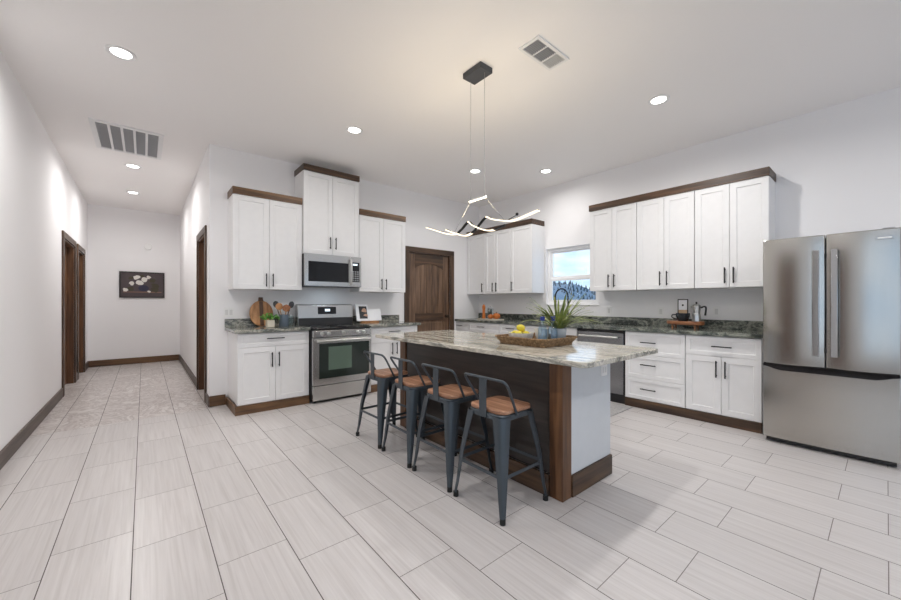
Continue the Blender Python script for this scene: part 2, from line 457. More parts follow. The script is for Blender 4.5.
f.build('lower_sash', 'vinyl', r, 0.003)
MB().box(x0 + 0.04, x0 + 0.044, a + w, b - w, mid, d - w).box(x0 + 0.014, x0 + 0.018, a + w, b - w, c + w, mid).build('glass', 'pane', r, smooth=0)
MB().box(XR - 0.012, x0, a - 0.0, b + 0.0, c, c + 0.012).build('window_sill', 'vinyl', r, 0.003)

# baseboards
def base_y(n, x, s, y0, y1, mat='base_grey_y', h=0.125):
    return struct(MB().box(min(x, x + s * 0.016), max(x, x + s * 0.016), y0, y1, 0, h).build(n, mat, bevel=0.003))
def base_x(n, y, x0, x1, mat='wood_x', h=0.125):
    return struct(MB().box(x0, x1, y - 0.016, y, 0, h).build(n, mat, bevel=0.003))
base_y('baseboard_left', XL, 1, 1.94, 6.97)
base_y('baseboard_left.003', XL, 1, YR, 0.86)
base_y('baseboard_left.001', XL, 1, 8.18, 8.37, h=0.12)
base_y('baseboard_left.002', XL, 1, 9.32, YE - 0.017)
base_x('baseboard_hall_end', YE, XL, XH - 0.017, 'toe_x')
base_y('baseboard_hall_right', XH, -1, 6.41, YE - 0.017)
base_y('baseboard_hall_right.001', XH, -1, YB - 0.016, 5.43)
base_x('baseboard_back', YB, XH, 0.765, 'toe_x')
base_x('baseboard_back.001', YB, 3.205, 3.343, 'wood_x')
base_y('baseboard_right', XR, -1, YR, -0.2)

# door casings + slabs (structure)
def hall_door(idx, x, out, a, b, top):
    """opening in a wall running along Y; out = direction into the room"""
    r = thing('door_%d' % idx, (x, (a + b) / 2, 0), None, None); struct(r)
    cw = 0.088; x0, x1 = sorted((x + out * 0.001, x + out * 0.02))
    f = MB(); f.box(x0, x1, a - cw, a, 0, top).box(x0, x1, b, b + cw, 0, top).box(x0, x1, a - cw, b + cw, top, top + cw)
    f.build('casing', 'wood_z', r, 0.004)
    j0, j1 = sorted((x + out * 0.0, x - out * 0.115))
    f = MB(); f.box(j0, j1, a, a + 0.018, 0, top).box(j0, j1, b - 0.018, b, 0, top).box(j0, j1, a + 0.018, b - 0.018, top - 0.018, top)
    f.build('jamb', 'jamb_z', r, 0.002)
    s0, s1 = sorted((x - out * 0.075, x - out * 0.113))
    p = MB().box(s0, s1, a + 0.021, b - 0.021, 0.008, top - 0.021).build('door_panel', 'jamb_z', r, 0.003)
    k = x - out * 0.075
    MB().lathe([(0.0, 0.0), (0.026, 0.0), (0.026, 0.006), (0.011, 0.008), (0.010, 0.03), (0.026, 0.038), (0.026, 0.052), (0.0, 0.056)], seg=16,
               mat=Matrix.Translation((k, a + 0.09, 1.0)) @ Matrix.Rotation(R(90) * out, 4, 'Y')).build('door_knob', 'bronze', p)
for i, (a, b) in enumerate(LD): hall_door((1, 2, 5)[i], XL, 1, a, b, 2.11)  # the last left door is the added one, out of view
hall_door(3, XH, -1, RD[0], RD[1], 2.12)

# pantry door: knotty dark wood, arched plank panel above, flat panel below
r = thing('door_4', ((PD[0] + PD[1]) / 2, YB, 0), None, None); struct(r)
a, b, top, cw = PD[0], PD[1], 2.11, 0.09
f = MB(); f.box(a - cw, a, YB - 0.021, YB - 0.001, 0, top).box(b, b + cw, YB - 0.021, YB - 0.001, 0, top); f.build('casing', 'wood_z', r, 0.003)
MB().box(a - cw, b + cw, YB - 0.021, YB - 0.001, top, top + cw).build('head_casing', 'wood_x', r, 0.003)
f = MB(); f.box(a, a + 0.016, YB, YB + 0.115, 0, top).box(b - 0.016, b, YB, YB + 0.115, 0, top).box(a + 0.016, b - 0.016, YB, YB + 0.115, top - 0.016, top); f.build('jamb', 'wood_z', r)
dx0, dx1 = a + 0.019, b - 0.019; ys = YB + 0.018; dw = dx1 - dx0
slab = MB().box(dx0, dx1, ys + 0.018, ys + 0.036, 0.008, top - 0.019).build('door_panel', 'door_z', r)
st = 0.125
f = MB(); f.box(dx0, dx0 + st, ys, ys + 0.018, 0.008, top - 0.019).box(dx1 - st, dx1, ys, ys + 0.018, 0.008, top - 0.019); f.build('stile', 'door_z', slab, 0.004)
f = MB(); f.box(dx0 + st, dx1 - st, ys, ys + 0.018, 0.93, 1.06).box(dx0 + st, dx1 - st, ys, ys + 0.018, 0.008, 0.24); f.build('rail', 'wood_x', slab, 0.004)
arch = [(dx0 + st, top - 0.019), (dx1 - st, top - 0.019)]
n = 14; cx = (dx0 + dx1) / 2; hw = dw / 2 - st
for i in range(n + 1):
    u = 1 - 2 * i / n; arch.append((cx + u * hw, 1.845 + 0.085 * math.cos(u * PI / 2) ** 0.8 if abs(u) < 1 else 1.845))
MB().prism([(p[0], -p[1]) for p in arch], -(ys + 0.018), -ys, Matrix(((1, 0, 0, 0), (0, 0, -1, 0), (0, -1, 0, 0), (0, 0, 0, 1)))).build('top_rail', 'wood_x', slab, 0.003)
for k in range(5):
    pw = 2 * hw / 5; q = cx - hw + k * pw
    MB().box(q + 0.002, q + pw - 0.002, ys + 0.008, ys + 0.0175, 1.06, 1.93).build('plank', 'door_z', slab, 0.004)
MB().box(dx0 + st + 0.03, dx1 - st - 0.03, ys + 0.006, ys + 0.0175, 0.27, 0.90).build('lower_panel', 'door_z', slab, 0.006)
MB().lathe([(0, 0), (0.03, 0), (0.03, 0.006), (0.012, 0.01), (0.012, 0.035), (0.027, 0.042), (0.03, 0.056), (0.02, 0.068), (0, 0.07)], seg=18,
           mat=Matrix.Translation((dx1 - 0.06, ys, 1.0)) @ Matrix.Rotation(R(90), 4, 'X')).build('door_knob', 'bronze', slab)

# ------------------------------------------------------------------ ground, hill and trees outside the kitchen window
m = MB(); n = 16
grid = []
for i in range(n + 1):
    row = []
    for j in range(n + 1):
        x = 6 + 150 * (i / n) ** 1.6; y = -60 + 190 * j / n
        row.append(m.bm.verts.new((x, y, -0.4 + 0.012 * (x - 6) + 0.25 * math.sin(x * 0.13 + y * 0.07))))
    grid.append(row)
for i in range(n):
    for j in range(n): m.bm.faces.new((grid[i][j], grid[i + 1][j], grid[i + 1][j + 1], grid[i][j + 1]))
struct(m.build('ground', 'snow'))
def ridge(y):            # height of the wooded ridge, falling toward smaller y
    return 0.6 + 7.4 / (1 + math.exp(-(y - 57.5) / 4.2))
m = MB(); grid = []
for i in range(9):
    row = []
    for j in range(61):
        y = 10 + 90 * j / 60; u = i / 8; x = 74 + 34 * u
        row.append(m.bm.verts.new((x, y, 0.2 + (ridge(y) + 0.18 * math.sin(y * 0.9)) * math.sin(u * PI / 2))))
    grid.append(row)
for i in range(8):
    for j in range(60): m.bm.faces.new((grid[i][j], grid[i + 1][j], grid[i + 1][j + 1], grid[i][j + 1]))
struct(m.build('hillside', 'slate_hill'))
def conifer(h):
    m = MB(); k = 5; prof = [(0.0, 0.0), (0.05 * h, 0.0), (0.05 * h, 0.12 * h)]
    for i in range(k):
        z = 0.10 + 0.86 * i / k; w = 0.24 * (1 - i / (k + 0.4))
        prof += [(w * h, z * h), (w * 0.55 * h, (z + 0.13) * h)]
    prof += [(0.0, h)]
    return m.lathe(prof, seg=9, flute=(4, 0.12))
rt = random.Random(8)
k = 0
for rowi, (xx, hh) in enumerate(((106, 1.0), (102, 1.0), (97.5, 0.9), (93, 0.8))):
    for q_ in range(21):
        y = 47.5 + 22.0 * q_ / 20 + rt.uniform(-0.1, 0.1) + rowi * 0.37; x = xx + rt.uniform(-0.8, 0.8)
        u = (x - 74) / 34; z = 0.2 + (ridge(y) + 0.18 * math.sin(y * 0.9)) * math.sin(u * PI / 2) - 0.12
        if k == 0: o = proto = conifer(2.0).build('conifer_tree', 'tree_green')
        else: o = proto.copy(); COL.objects.link(o)
        k += 1
        o.location = (x, y, z); q = rt.uniform(0.45, 0.85) * hh; o.scale = (q * 1.15, q * 1.15, q); o.rotation_euler = (0, 0, rt.uniform(0, 6))
        tag(o, 'dark evergreen tree on the distant hillside seen through the kitchen window', 'tree', 'trees on the far hillside')

# ------------------------------------------------------------------ cabinets
class Face:
    """front plane of a cabinet run: back wall faces -Y (u = X), right wall faces -X (u = Y)"""
    def __init__(s, orient, pos): s.o, s.p = orient, pos
    def box(s, m, u0, u1, d0, d1, z0, z1):       # d = depth behind the door front (negative = proud)
        if s.o == 'back': return m.box(u0, u1, s.p + d0, s.p + d1, z0, z1)
        return m.box(s.p + d0, s.p + d1, u0, u1, z0, z1)
    def pt(s, u, d, z): return Vector((u, s.p + d, z)) if s.o == 'back' else Vector((s.p + d, u, z))

def shaker(F, u0, u1, z0, z1, fr=0.058, rec=0.009, th=0.02):
    m = MB(); e = 0.005
    def ring(q, d): return [m.bm.verts.new(F.pt(u, d, z)) for u, z in ((u0 + q, z0 + q), (u1 - q, z0 + q), (u1 - q, z1 - q), (u0 + q, z1 - q))]
    rs = [ring(0, th), ring(0, 0.002), ring(0.002, 0), ring(fr, 0), ring(fr + e, rec), ]
    for a, b in zip(rs[:-1], rs[1:]):
        for i in range(4): m.bm.faces.new((a[i], a[(i + 1) % 4], b[(i + 1) % 4], b[i]))
    m.bm.faces.new(rs[-1]); m.bm.faces.new(rs[0][::-1])
    return m
def handle(F, u, z, length, vertical, parent):
    m = MB(); h = length / 2; t = 0.0055
    if vertical:
        F.box(m, u - t, u + t, -0.034, -0.023, z - h, z + h)
        for s in (-1, 1): F.box(m, u - t * 0.8, u + t * 0.8, -0.0235, 0.0, z + s * (h - 0.02) - 0.005, z + s * (h - 0.02) + 0.005)
    else:
        F.box(m, u - h, u + h, -0.034, -0.023, z - t, z + t)
        for s in (-1, 1): F.box(m, u + s * (h - 0.02) - 0.005, u + s * (h - 0.02) + 0.005, -0.0235, 0.0, z - t * 0.8, z + t * 0.8)
    return m.build('handle', 'black_metal', parent, 0.0015)
def cabinet(name, F, u0, u1, z0, z1, depth, label, group, fronts, hl=0.16):
    c = F.pt((u0 + u1) / 2, depth / 2, z0)
    r = thing(name, c, label, 'cabinet', group)
    F.box(MB(), u0, u1, 0.022, depth, z0, z1).build('carcass', 'cabinet', r, 0.002)
    # dark reveal strip behind the door gaps
    for kind, a, b, c0, c1, hd in fronts:
        o = shaker(F, a + 0.002, b - 0.002, c0 + 0.002, c1 - 0.002, 0.058 if kind == 'door' else 0.042).build(kind, 'cabinet', r, smooth=30)
        if hd:
            handle(F, hd[0], hd[1], hd[2] if len(hd) > 2 else hl, kind == 'door', o)
    return r
def pair(u0, u1, z0, z1, hz, off=0.038):
    m = (u0 + u1) / 2
    return [('door', u0, m, z0, z1, (m - off, hz)), ('door', m, u1, z0, z1, (m + off, hz))]

GAP = 0.002
BU = Face('back', 4.87); BT = Face('back', 4.83); BB = Face('back', 4.595)
RU = Face('right', 4.77); RB = Face('right', 4.49)
WYB = YB - GAP; WXR = XR - GAP
def crown(F, u0, u1, z0, z1, depth, ends, mat, parent=None):
    m = MB(); F.box(m, u0 - (0.005 if 'l' in ends else 0), u1 + (0.005 if 'r' in ends else 0), -0.014, 0.006, z0, z1)
    if 'l' in ends: F.box(m, u0 - 0.005, u0 + 0.014, 0.006, depth, z0, z1)
    if 'r' in ends: F.box(m, u1 - 0.014, u1 + 0.005, 0.006, depth, z0, z1)
    return m.build('crown_board', mat, parent, 0.002)

# --- back wall uppers
ZU0, ZU1, ZC = 1.405, 2.512, 2.597
c = cabinet('wall_cabinet', BU, 0.79, 1.572, ZU0, ZU1, WYB - 4.87, 'white two-door wall cabinet above the cutting board, left of the microwave', 'white wall cabinets',
        pair(0.79, 1.572, ZU0, ZU1, 1.52))
crown(BU, 0.79, 1.572, ZU1 + 0.001, ZC, WYB - 4.87, 'l', 'toe_x', c)
c = cabinet('wall_cabinet', BT, 1.578, 2.348, 1.885, 2.962, WYB - 4.83, 'tall white two-door wall cabinet above the microwave, set highest of all', 'white wall cabinets',
        pair(1.578, 2.348, 1.885, 2.962, 2.045))
crown(BT, 1.578, 2.348, 2.963, 3.042, WYB - 4.83, 'lr', 'wood_x', c)
c = cabinet('wall_cabinet', BU, 2.372, 3.158, ZU0, ZU1, WYB - 4.87, 'white two-door wall cabinet between the microwave and the dark plank door', 'white wall cabinets',
        pair(2.372, 3.158, ZU0, ZU1, 1.52))
crown(BU, 2.372, 3.158, ZU1 + 0.001, ZC, WYB - 4.87, '', 'toe_x', c)
# --- right wall uppers
ru = [(0.752, 1.394, 'white two-door wall cabinet on the right wall, next to the refrigerator'),
      (1.398, 2.029, 'middle white wall cabinet of the three right of the window'),
      (2.033, 2.664, 'white two-door wall cabinet just right of the kitchen window')]
for a, b, lab in ru:
    cabinet('wall_cabinet', RU, a, b, ZU0, ZU1, WXR - 4.77, lab, 'white wall cabinets', pair(a, b, ZU0, ZU1, 1.535), 0.17)
o = crown(RU, 0.752, 2.664, ZU1 + 0.001, ZC, WXR - 4.77, 'lr', 'wood_y')
tag(o, 'long dark wooden crown board along the top of the three right wall cabinets', 'trim board')
lab = ['white single-door wall cabinet in the corner beside the dark plank door', 'white two-door wall cabinet in the middle of the corner run', 'white single-door wall cabinet just left of the kitchen window']
cabinet('wall_cabinet', RU, 4.712, 5.195, ZU0, ZU1, WXR - 4.77, lab[0], 'white wall cabinets', [('door', 4.712, 5.195, ZU0, ZU1, (4.77, 1.52))])
cabinet('wall_cabinet', RU, 4.112, 4.708, ZU0, ZU1, WXR - 4.77, lab[1], 'white wall cabinets', [('door', 4.464, 4.708, ZU0, ZU1, (4.506, 1.52)), ('door', 4.112, 4.464, ZU0, ZU1, (4.424, 1.52))])
cabinet('wall_cabinet', RU, 3.654, 4.108, ZU0, ZU1, WXR - 4.77, lab[2], 'white wall cabinets', [('door', 3.654, 4.108, ZU0, ZU1, (4.066, 1.52))])
o = crown(RU, 3.654, 5.195, ZU1 + 0.001, ZC, WXR - 4.77, 'l', 'wood_y')
tag(o, 'dark wooden crown board on top of the corner wall cabinets left of the window', 'trim board')

# --- base cabinets
ZB0, ZB1, ZT = 0.100, 0.903, 0.943
zd = 0.738
cabinet('base_cabinet', BB, 0.79, 1.568, ZB0, ZB1, WYB - 4.595, 'white base cabinet under the cutting board, left of the range', 'white base cabinets',
        [('drawer', 0.79, 1.568, zd, ZB1 - 0.006, (1.179, 0.832, 0.19))] + pair(0.79, 1.568, ZB0, zd, 0.585), 0.17)
cabinet('base_cabinet', BB, 2.372, 3.195, ZB0, ZB1, WYB - 4.595, 'white base cabinet between the range and the dark plank door', 'white base cabinets',
        [('drawer', 2.372, 3.195, zd, ZB1 - 0.006, (2.78, 0.832, 0.19))] + pair(2.372, 3.195, ZB0, zd, 0.585), 0.17)
cabinet('base_cabinet', RB, 0.76, 1.398, ZB0, ZB1, WXR - 4.49, 'white base cabinet with one drawer over two doors, beside the refrigerator', 'white base cabinets',
        [('drawer', 0.76, 1.398, 0.692, ZB1 - 0.006, (1.072, 0.795, 0.17))] + pair(0.76, 1.398, ZB0, 0.692, 0.565), 0.17)
cabinet('base_cabinet', RB, 1.402, 2.047, ZB0, ZB1, WXR - 4.49, 'white three-drawer base cabinet between the dishwasher and the two-door base cabinet', 'white base cabinets',
        [('drawer', 1.402, 2.047, 0.628, ZB1 - 0.006, (1.775, 0.778, 0.17)), ('drawer', 1.402, 2.047, 0.352, 0.628, (1.775, 0.517, 0.17)), ('drawer', 1.402, 2.047, ZB0, 0.352, (1.775, 0.232, 0.17))])
cabinet('base_cabinet', RB, 2.695, 3.60, ZB0, ZB1, WXR - 4.49, 'white sink base cabinet below the window, left of the dishwasher', 'white base cabinets',
        [('drawer', 2.695, 3.60, zd, ZB1 - 0.006, None)] + pair(2.695, 3.60, ZB0, zd, 0.585), 0.17)
cabinet('base_cabinet', RB, 3.604, 4.10, ZB0, ZB1, WXR - 4.49, 'white narrow base cabinet behind the island fruit bowls', 'white base cabinets',
        [('drawer', 3.604, 4.10, zd, ZB1 - 0.006, (3.852, 0.832, 0.17)), ('door', 3.604, 4.10, ZB0, zd, (3.66, 0.585))])
cabinet('base_cabinet', RB, 4.104, 4.85, ZB0, ZB1, WXR - 4.49, 'white drawer base cabinet below the orange pumpkins', 'white base cabinets',
        [('drawer', 4.104, 4.85, zd, ZB1 - 0.006, (4.52, 0.825, 0.17))] + pair(4.104, 4.85, ZB0, zd, 0.585), 0.17)
cabinet('base_cabinet', RB, 4.854, 5.195, ZB0, ZB1, WXR - 4.49, 'white corner base cabinet against the back wall beside the dark plank door', 'white base cabinets',
        [('drawer', 4.854, 5.195, zd, ZB1 - 0.006, (5.075, 0.828, 0.15)), ('door', 4.854, 5.195, ZB0, zd, (4.90, 0.585))])
# toe boards (one board per run)
m = MB(); m.box(0.765, 1.568, 4.580, 4.598, 0, 0.098).box(0.765, 0.783, 4.598, WYB - 0.016, 0, 0.098)
tag(m.build('toe_board', 'toe_x', bevel=0.002), 'brown wooden toe board around the foot of the base cabinet left of the range', 'trim board')
tag(MB().box(2.372, 3.195, 4.580, 4.598, 0, 0.098).build('toe_board', 'toe_x', bevel=0.002), 'brown wooden toe board under the base cabinet right of the range', 'trim board')
tag(MB().box(4.482, 4.50, 0.76, 2.047, 0, 0.098).build('toe_board', 'toe_y', bevel=0.002), 'dark wooden toe board under the drawers between dishwasher and refrigerator', 'trim board')
tag(MB().box(4.482, 4.50, 2.695, 5.195, 0, 0.098).build('toe_board', 'toe_y', bevel=0.002), 'dark wooden toe board under the sink run, hidden behind the island', 'trim board')
# --- counters
def counter(poly, z0, z1, splash, mat, label, loc):
    r = thing('countertop', loc, label, 'countertop')
    MB().prism(poly, z0, z1).build('slab', mat, r, 0.005, seg=3)
    if splash: MB().box(*splash).build('backsplash', mat, r, 0.003)
    return r
ZS = ZB1 + 0.001
counter([(0.756, 4.555), (1.572, 4.555), (1.572, WYB), (0.756, WYB)], ZS, ZT, (0.756, 1.572, WYB - 0.022, WYB, ZT, 1.045), 'granite_green_x', 'grey green granite countertop left of the range under the cutting board', (1.17, 4.88, ZS))
counter([(2.371, 4.555), (3.235, 4.555), (3.235, WYB), (2.371, WYB)], ZS, ZT, (2.371, 3.235, WYB - 0.022, WYB, ZT, 1.045), 'granite_green_x', 'grey green granite countertop right of the range under the cookbook', (2.8, 4.88, ZS))
counter([(4.455, 0.757), (WXR, 0.757), (WXR, 5.195), (4.455, 5.195)], ZS, ZT, (WXR - 0.022, WXR, 0.757, 5.195, ZT, 1.045), 'granite_green', 'long dark green granite countertop along the right wall under the window', (4.78, 3, ZS))

# ------------------------------------------------------------------ range
r = thing('range', (1.97, 4.85, 0), 'stainless steel freestanding range with black glass cooktop between the base cabinets', 'stove')
x0, x1, yf = 1.58, 2.362, 4.49
MB().box(x0, x1, yf + 0.04, WYB - 0.02, 0.03, 0.905).build('body', 'black_plastic', r, 0.003)
MB().box(x0, x1, yf, yf + 0.039, 0.815, 0.898).build('control_panel', 'steel_x', r, 0.006)
MB().box(x0, x1, yf - 0.004, 5.05, 0.906, 0.928).build('cooktop', 'black_gloss', r, 0.006)
for cx_, cy_, rr in ((1.76, 4.68, 0.10), (2.18, 4.68, 0.085), (1.77, 4.92, 0.075), (2.17, 4.92, 0.10)):
    m = MB().lathe([(rr, 0), (rr, 0.0006), (rr - 0.004, 0.0006), (rr - 0.004, 0)], (cx_, cy_, 0.9282), 32)
    m.build('burner_ring', 'vent_dark', r)
for u in (1.69, 1.775, 1.97, 2.165, 2.25):
    k = MB().lathe([(0, 0), (0.024, 0), (0.024, 0.008), (0.019, 0.012), (0.017, 0.034), (0, 0.036)], seg=18, mat=Matrix.Translation((u, yf, 0.857)) @ Matrix.Rotation(R(90), 4, 'X'))
    k.box(u - 0.004, u + 0.004, yf - 0.042, yf - 0.035, 0.842, 0.872)
    k.build('knob', 'alu', r)
d = MB(); z0, z1 = 0.222, 0.808
wx0, wx1, wz0, wz1 = x0 + 0.075, x1 - 0.03, 0.30, 0.735
d.box(x0, wx0, yf, yf + 0.036, z0, z1).box(wx1, x1, yf, yf + 0.036, z0, z1).box(wx0, wx1, yf, yf + 0.036, z0, wz0).box(wx0, wx1, yf, yf + 0.036, wz1, z1)
bmesh.ops.remove_doubles(d.bm, verts=d.bm.verts, dist=1e-5)
d = d.build('oven_door', 'steel_x', r)
MB().box(wx0, wx1, yf + 0.004, yf + 0.030, wz0, wz1).build('window', 'oven_glass', d, 0.001)
MB().box(wx0 + 0.12, wx1 - 0.25, yf + 0.001, yf + 0.0042, wz0 + 0.10, wz1 - 0.045).build('window_pane', 'oven_reflection', d)  # flat green patch painting a reflection on the oven glass
h = MB().tube([(x0 + 0.03, yf - 0.05, 0.772), (x1 - 0.03, yf - 0.05, 0.772)], 0.014, 12)
for u in (x0 + 0.06, x1 - 0.06): h.box(u - 0.012, u + 0.012, yf - 0.05, yf, 0.762, 0.782)
h.build('oven_handle', 'alu', d)
MB().box(x0, x1, yf + 0.004, yf + 0.038, 0.035, 0.212).build('storage_drawer', 'steel_x', r, 0.004)
f = MB()
for u in (x0 + 0.05, x1 - 0.05):
    for v in (yf + 0.08, WYB - 0.08): f.lathe([(0.018, 0), (0.018, 0.029)], (u, v, 0.0005), 10)
f.build('foot', 'black_plastic', r)
bgd = MB().prism([(5.052, 0.928), (WYB - 0.021, 0.928), (WYB - 0.021, 1.225), (5.10, 1.225), (5.075, 1.21)], x0, x1, Matrix(((0, 0, 1, 0), (1, 0, 0, 0), (0, 1, 0, 0), (0, 0, 0, 1)))).build('backguard', 'steel_x', r, 0.004)
def slope(z): return 5.052 + (5.075 - 5.052) * (z - 0.928) / (1.21 - 0.928)
def onguard(u0, u1, z0, z1, t):
    m = MB(); m.rings([[(u0, slope(z0) - t, z0), (u1, slope(z0) - t, z0), (u1, slope(z1) - t, z1), (u0, slope(z1) - t, z1)], [(u0, slope(z0) + 0.004, z0), (u1, slope(z0) + 0.004, z0), (u1, slope(z1) + 0.004, z1), (u0, slope(z1) + 0.004, z1)]]); return m
onguard(x0 + 0.006, x1 - 0.006, 0.93, 1.035, 0.002).build('vent_strip', 'black_plastic', bgd)
dsp = onguard(x0 + 0.27, x0 + 0.53, 1.085, 1.185, 0.003).build('display', 'black_gloss', bgd)
onguard(x0 + 0.37, x0 + 0.44, 1.125, 1.155, 0.0035).build('clock_digits', 'clock_glow', dsp)

# ------------------------------------------------------------------ microwave
r = thing('microwave', (1.96, 5.0, 1.462), 'stainless steel over-the-range microwave under the tall wall cabinet', 'microwave')
x0, x1, yf, z0, z1 = 1.576, 2.358, 4.78, 1.462, 1.880
MB().box(x0, x1, yf + 0.03, 4.98, z0, z1).box(x0, x1 - 0.02, 4.98, WYB, z0, z1).build('body', 'black_plastic', r, 0.003)
dm = MB(); xd = x1 - 0.155
wx0, wx1, wz0, wz1 = x0 + 0.045, xd - 0.035, z0 + 0.06, z1 - 0.095
dm.box(x0, wx0, yf, yf + 0.029, z0 + 0.004, z1).box(wx1, xd, yf, yf + 0.029, z0 + 0.004, z1).box(wx0, wx1, yf, yf + 0.029, z0 + 0.004, wz0).box(wx0, wx1, yf, yf + 0.029, wz1, z1)
bmesh.ops.remove_doubles(dm.bm, verts=dm.bm.verts, dist=1e-5)
dm = dm.build('door', 'steel_x', r)
MB().box(wx0, wx1, yf + 0.003, yf + 0.027, wz0, wz1).build('window', 'black_gloss', dm)
hp = smoothpath([(xd - 0.012, yf - 0.002, z0 + 0.03), (xd - 0.012, yf - 0.04, z0 + 0.06), (xd - 0.012, yf - 0.052, (z0 + z1) / 2), (xd - 0.012, yf - 0.04, z1 - 0.06), (xd - 0.012, yf - 0.002, z1 - 0.03)])
MB().tube(hp, 0.012, 10).build('handle', 'alu', dm)
ld = bpy.data.lights.new('task_lamp', 'AREA'); ld.shape = 'RECTANGLE'; ld.size = 0.30; ld.size_y = 0.05; ld.energy = 0.45; ld.color = (0.72, 0.88, 1.0)
lo = bpy.data.objects.new('task_lamp', ld); COL.objects.link(lo); lo.parent = r; lo.location = (0, -0.06, -0.004)
cp = MB().box(xd + 0.003, x1, yf + 0.001, yf + 0.029, z0 + 0.004, z1).build('control_panel', 'steel_x', r, 0.003)
MB().box(xd + 0.012, x1 - 0.028, yf - 0.002, yf + 0.002, z0 + 0.07, z1 - 0.075).build('keypad', 'black_gloss', cp)
m = MB()
for i in range(3):
    for j in range(5): m.box(xd + 0.024 + i * 0.034, xd + 0.046 + i * 0.034, yf - 0.0032, yf - 0.0018, z0 + 0.085 + j * 0.03, z0 + 0.101 + j * 0.03)
tag(m.build('key', 'vent_dark', cp), kind='stuff')
MB().box(xd + 0.03, x1 - 0.06, yf - 0.0032, yf - 0.0018, z1 - 0.115, z1 - 0.095).build('clock_digits', 'clock_glow', cp)

# ------------------------------------------------------------------ dishwasher
r = thing('dishwasher', (4.8, 2.37, 0), 'stainless steel dishwasher with towel bar handle beside the drawer cabinet', 'dishwasher')
y0, y1, xf = 2.053, 2.689, 4.478
MB().box(xf + 0.03, WXR - 0.03, y0, y1, 0.10, 0.902).build('body', 'black_plastic', r)
MB().box(xf, xf + 0.029, y0 + 0.012, y1 - 0.006, 0.115, 0.868).build('door', 'steel_vert', r, 0.005)
MB().box(xf + 0.004, xf + 0.029, y0 + 0.004, y1 - 0.004, 0.870, 0.900).build('control_strip', 'black_gloss', r, 0.002)
MB().box(xf + 0.035, xf + 0.08, y0 + 0.004, y1 - 0.004, 0.0005, 0.099).build('kick_plate', 'black_plastic', r)
h = MB().tube([(xf - 0.045, y0 + 0.06, 0.815), (xf - 0.045, y1 - 0.06, 0.815)], 0.012, 12)
for u in (y0 + 0.09, y1 - 0.09): h.box(xf - 0.045, xf + 0.002, u - 0.01, u + 0.01, 0.807, 0.823)
h.build('handle', 'alu', r)

# ------------------------------------------------------------------ refrigerator
r = thing('refrigerator', (4.68, 0.325, 0), 'large stainless steel french-door refrigerator with bottom freezer drawer', 'refrigerator')
y0, y1, xf = -0.070, 0.720, 4.29; ymid = 0.323
MB().box(xf + 0.075, WXR - 0.02, y0 + 0.004, y1 - 0.004, 0.04, 1.785).build('body', 'vent_dark', r, 0.006)
def fdoor(ya, yb, za, zb, name):
    n = 16; poly = []
    for i in range(n + 1):                      # softly crowned front
        u = i / n; poly.append((xf - 0.012 * math.sin(u * PI) ** 0.8 + 0.006, ya + (yb - ya) * u))
    poly += [(xf + 0.072, yb), (xf + 0.072, ya)]
    return MB().prism(poly, za, zb).build(name, 'steel_y', r, 0.006, seg=3, smooth=50)
for ya, yb, hy in ((ymid + 0.003, y1, 0.377), (y0, ymid - 0.003, 0.271)):
    d = fdoor(ya, yb, 0.702, 1.802, 'door')
    h = MB(); h.box(xf - 0.055, xf - 0.040, hy - 0.021, hy + 0.021, 0.80, 1.675)
    for z in (0.83, 1.645): h.box(xf - 0.041, xf + 0.004, hy - 0.014, hy + 0.014, z - 0.018, z + 0.018)
    h.build('handle', 'chrome', d, 0.006)
    if hy < ymid:
        bd = MB().box(xf - 0.0072, xf - 0.001, -0.036, 0.055, 1.722, 1.748).build('badge', 'chrome', d, 0.002)
        MB().box(xf - 0.0078, xf - 0.007, -0.026, 0.044, 1.730, 1.740).build('badge_inlay', 'plate', bd)
fz = fdoor(y0, y1, 0.045, 0.688, 'freezer_drawer')
# dark scooped grip along the top of the freezer drawer
n = 20; top = []; bot = []
for i in range(n + 1):
    u = i / n; yy = y0 + 0.002 + (y1 - y0 - 0.004) * u
    e = min(1.0, min(u, 1 - u) / 0.16); e = e * e * (3 - 2 * e)
    top.append((yy, 0.702)); bot.append((yy, 0.680 - 0.032 * e))
poly = top + bot[::-1]
MB().prism([(p[0], p[1]) for p in poly], xf - 0.007, xf + 0.02, Matrix(((0, 0, 1, 0), (1, 0, 0, 0), (0, 1, 0, 0), (0, 0, 0, 1)))).build('grip', 'black_gloss', fz, 0.003)
MB().box(xf + 0.03, xf + 0.10, y0 + 0.02, y1 - 0.02, 0.012, 0.044).build('grille', 'black_plastic', r)
f = MB()
for u in (xf + 0.09, 4.95):
    for v in (y0 + 0.07, y1 - 0.07): f.lathe([(0.02, 0), (0.02, 0.041)], (u, v, 0.0005), 10)
f.build('foot', 'black_plastic', r)
f = MB()
for v in (y0 + 0.06, y1 - 0.06): f.box(xf + 0.02, xf + 0.14, v - 0.03, v + 0.03, 1.786, 1.812)
f.build('hinge_cover', 'vent_dark', r, 0.004)

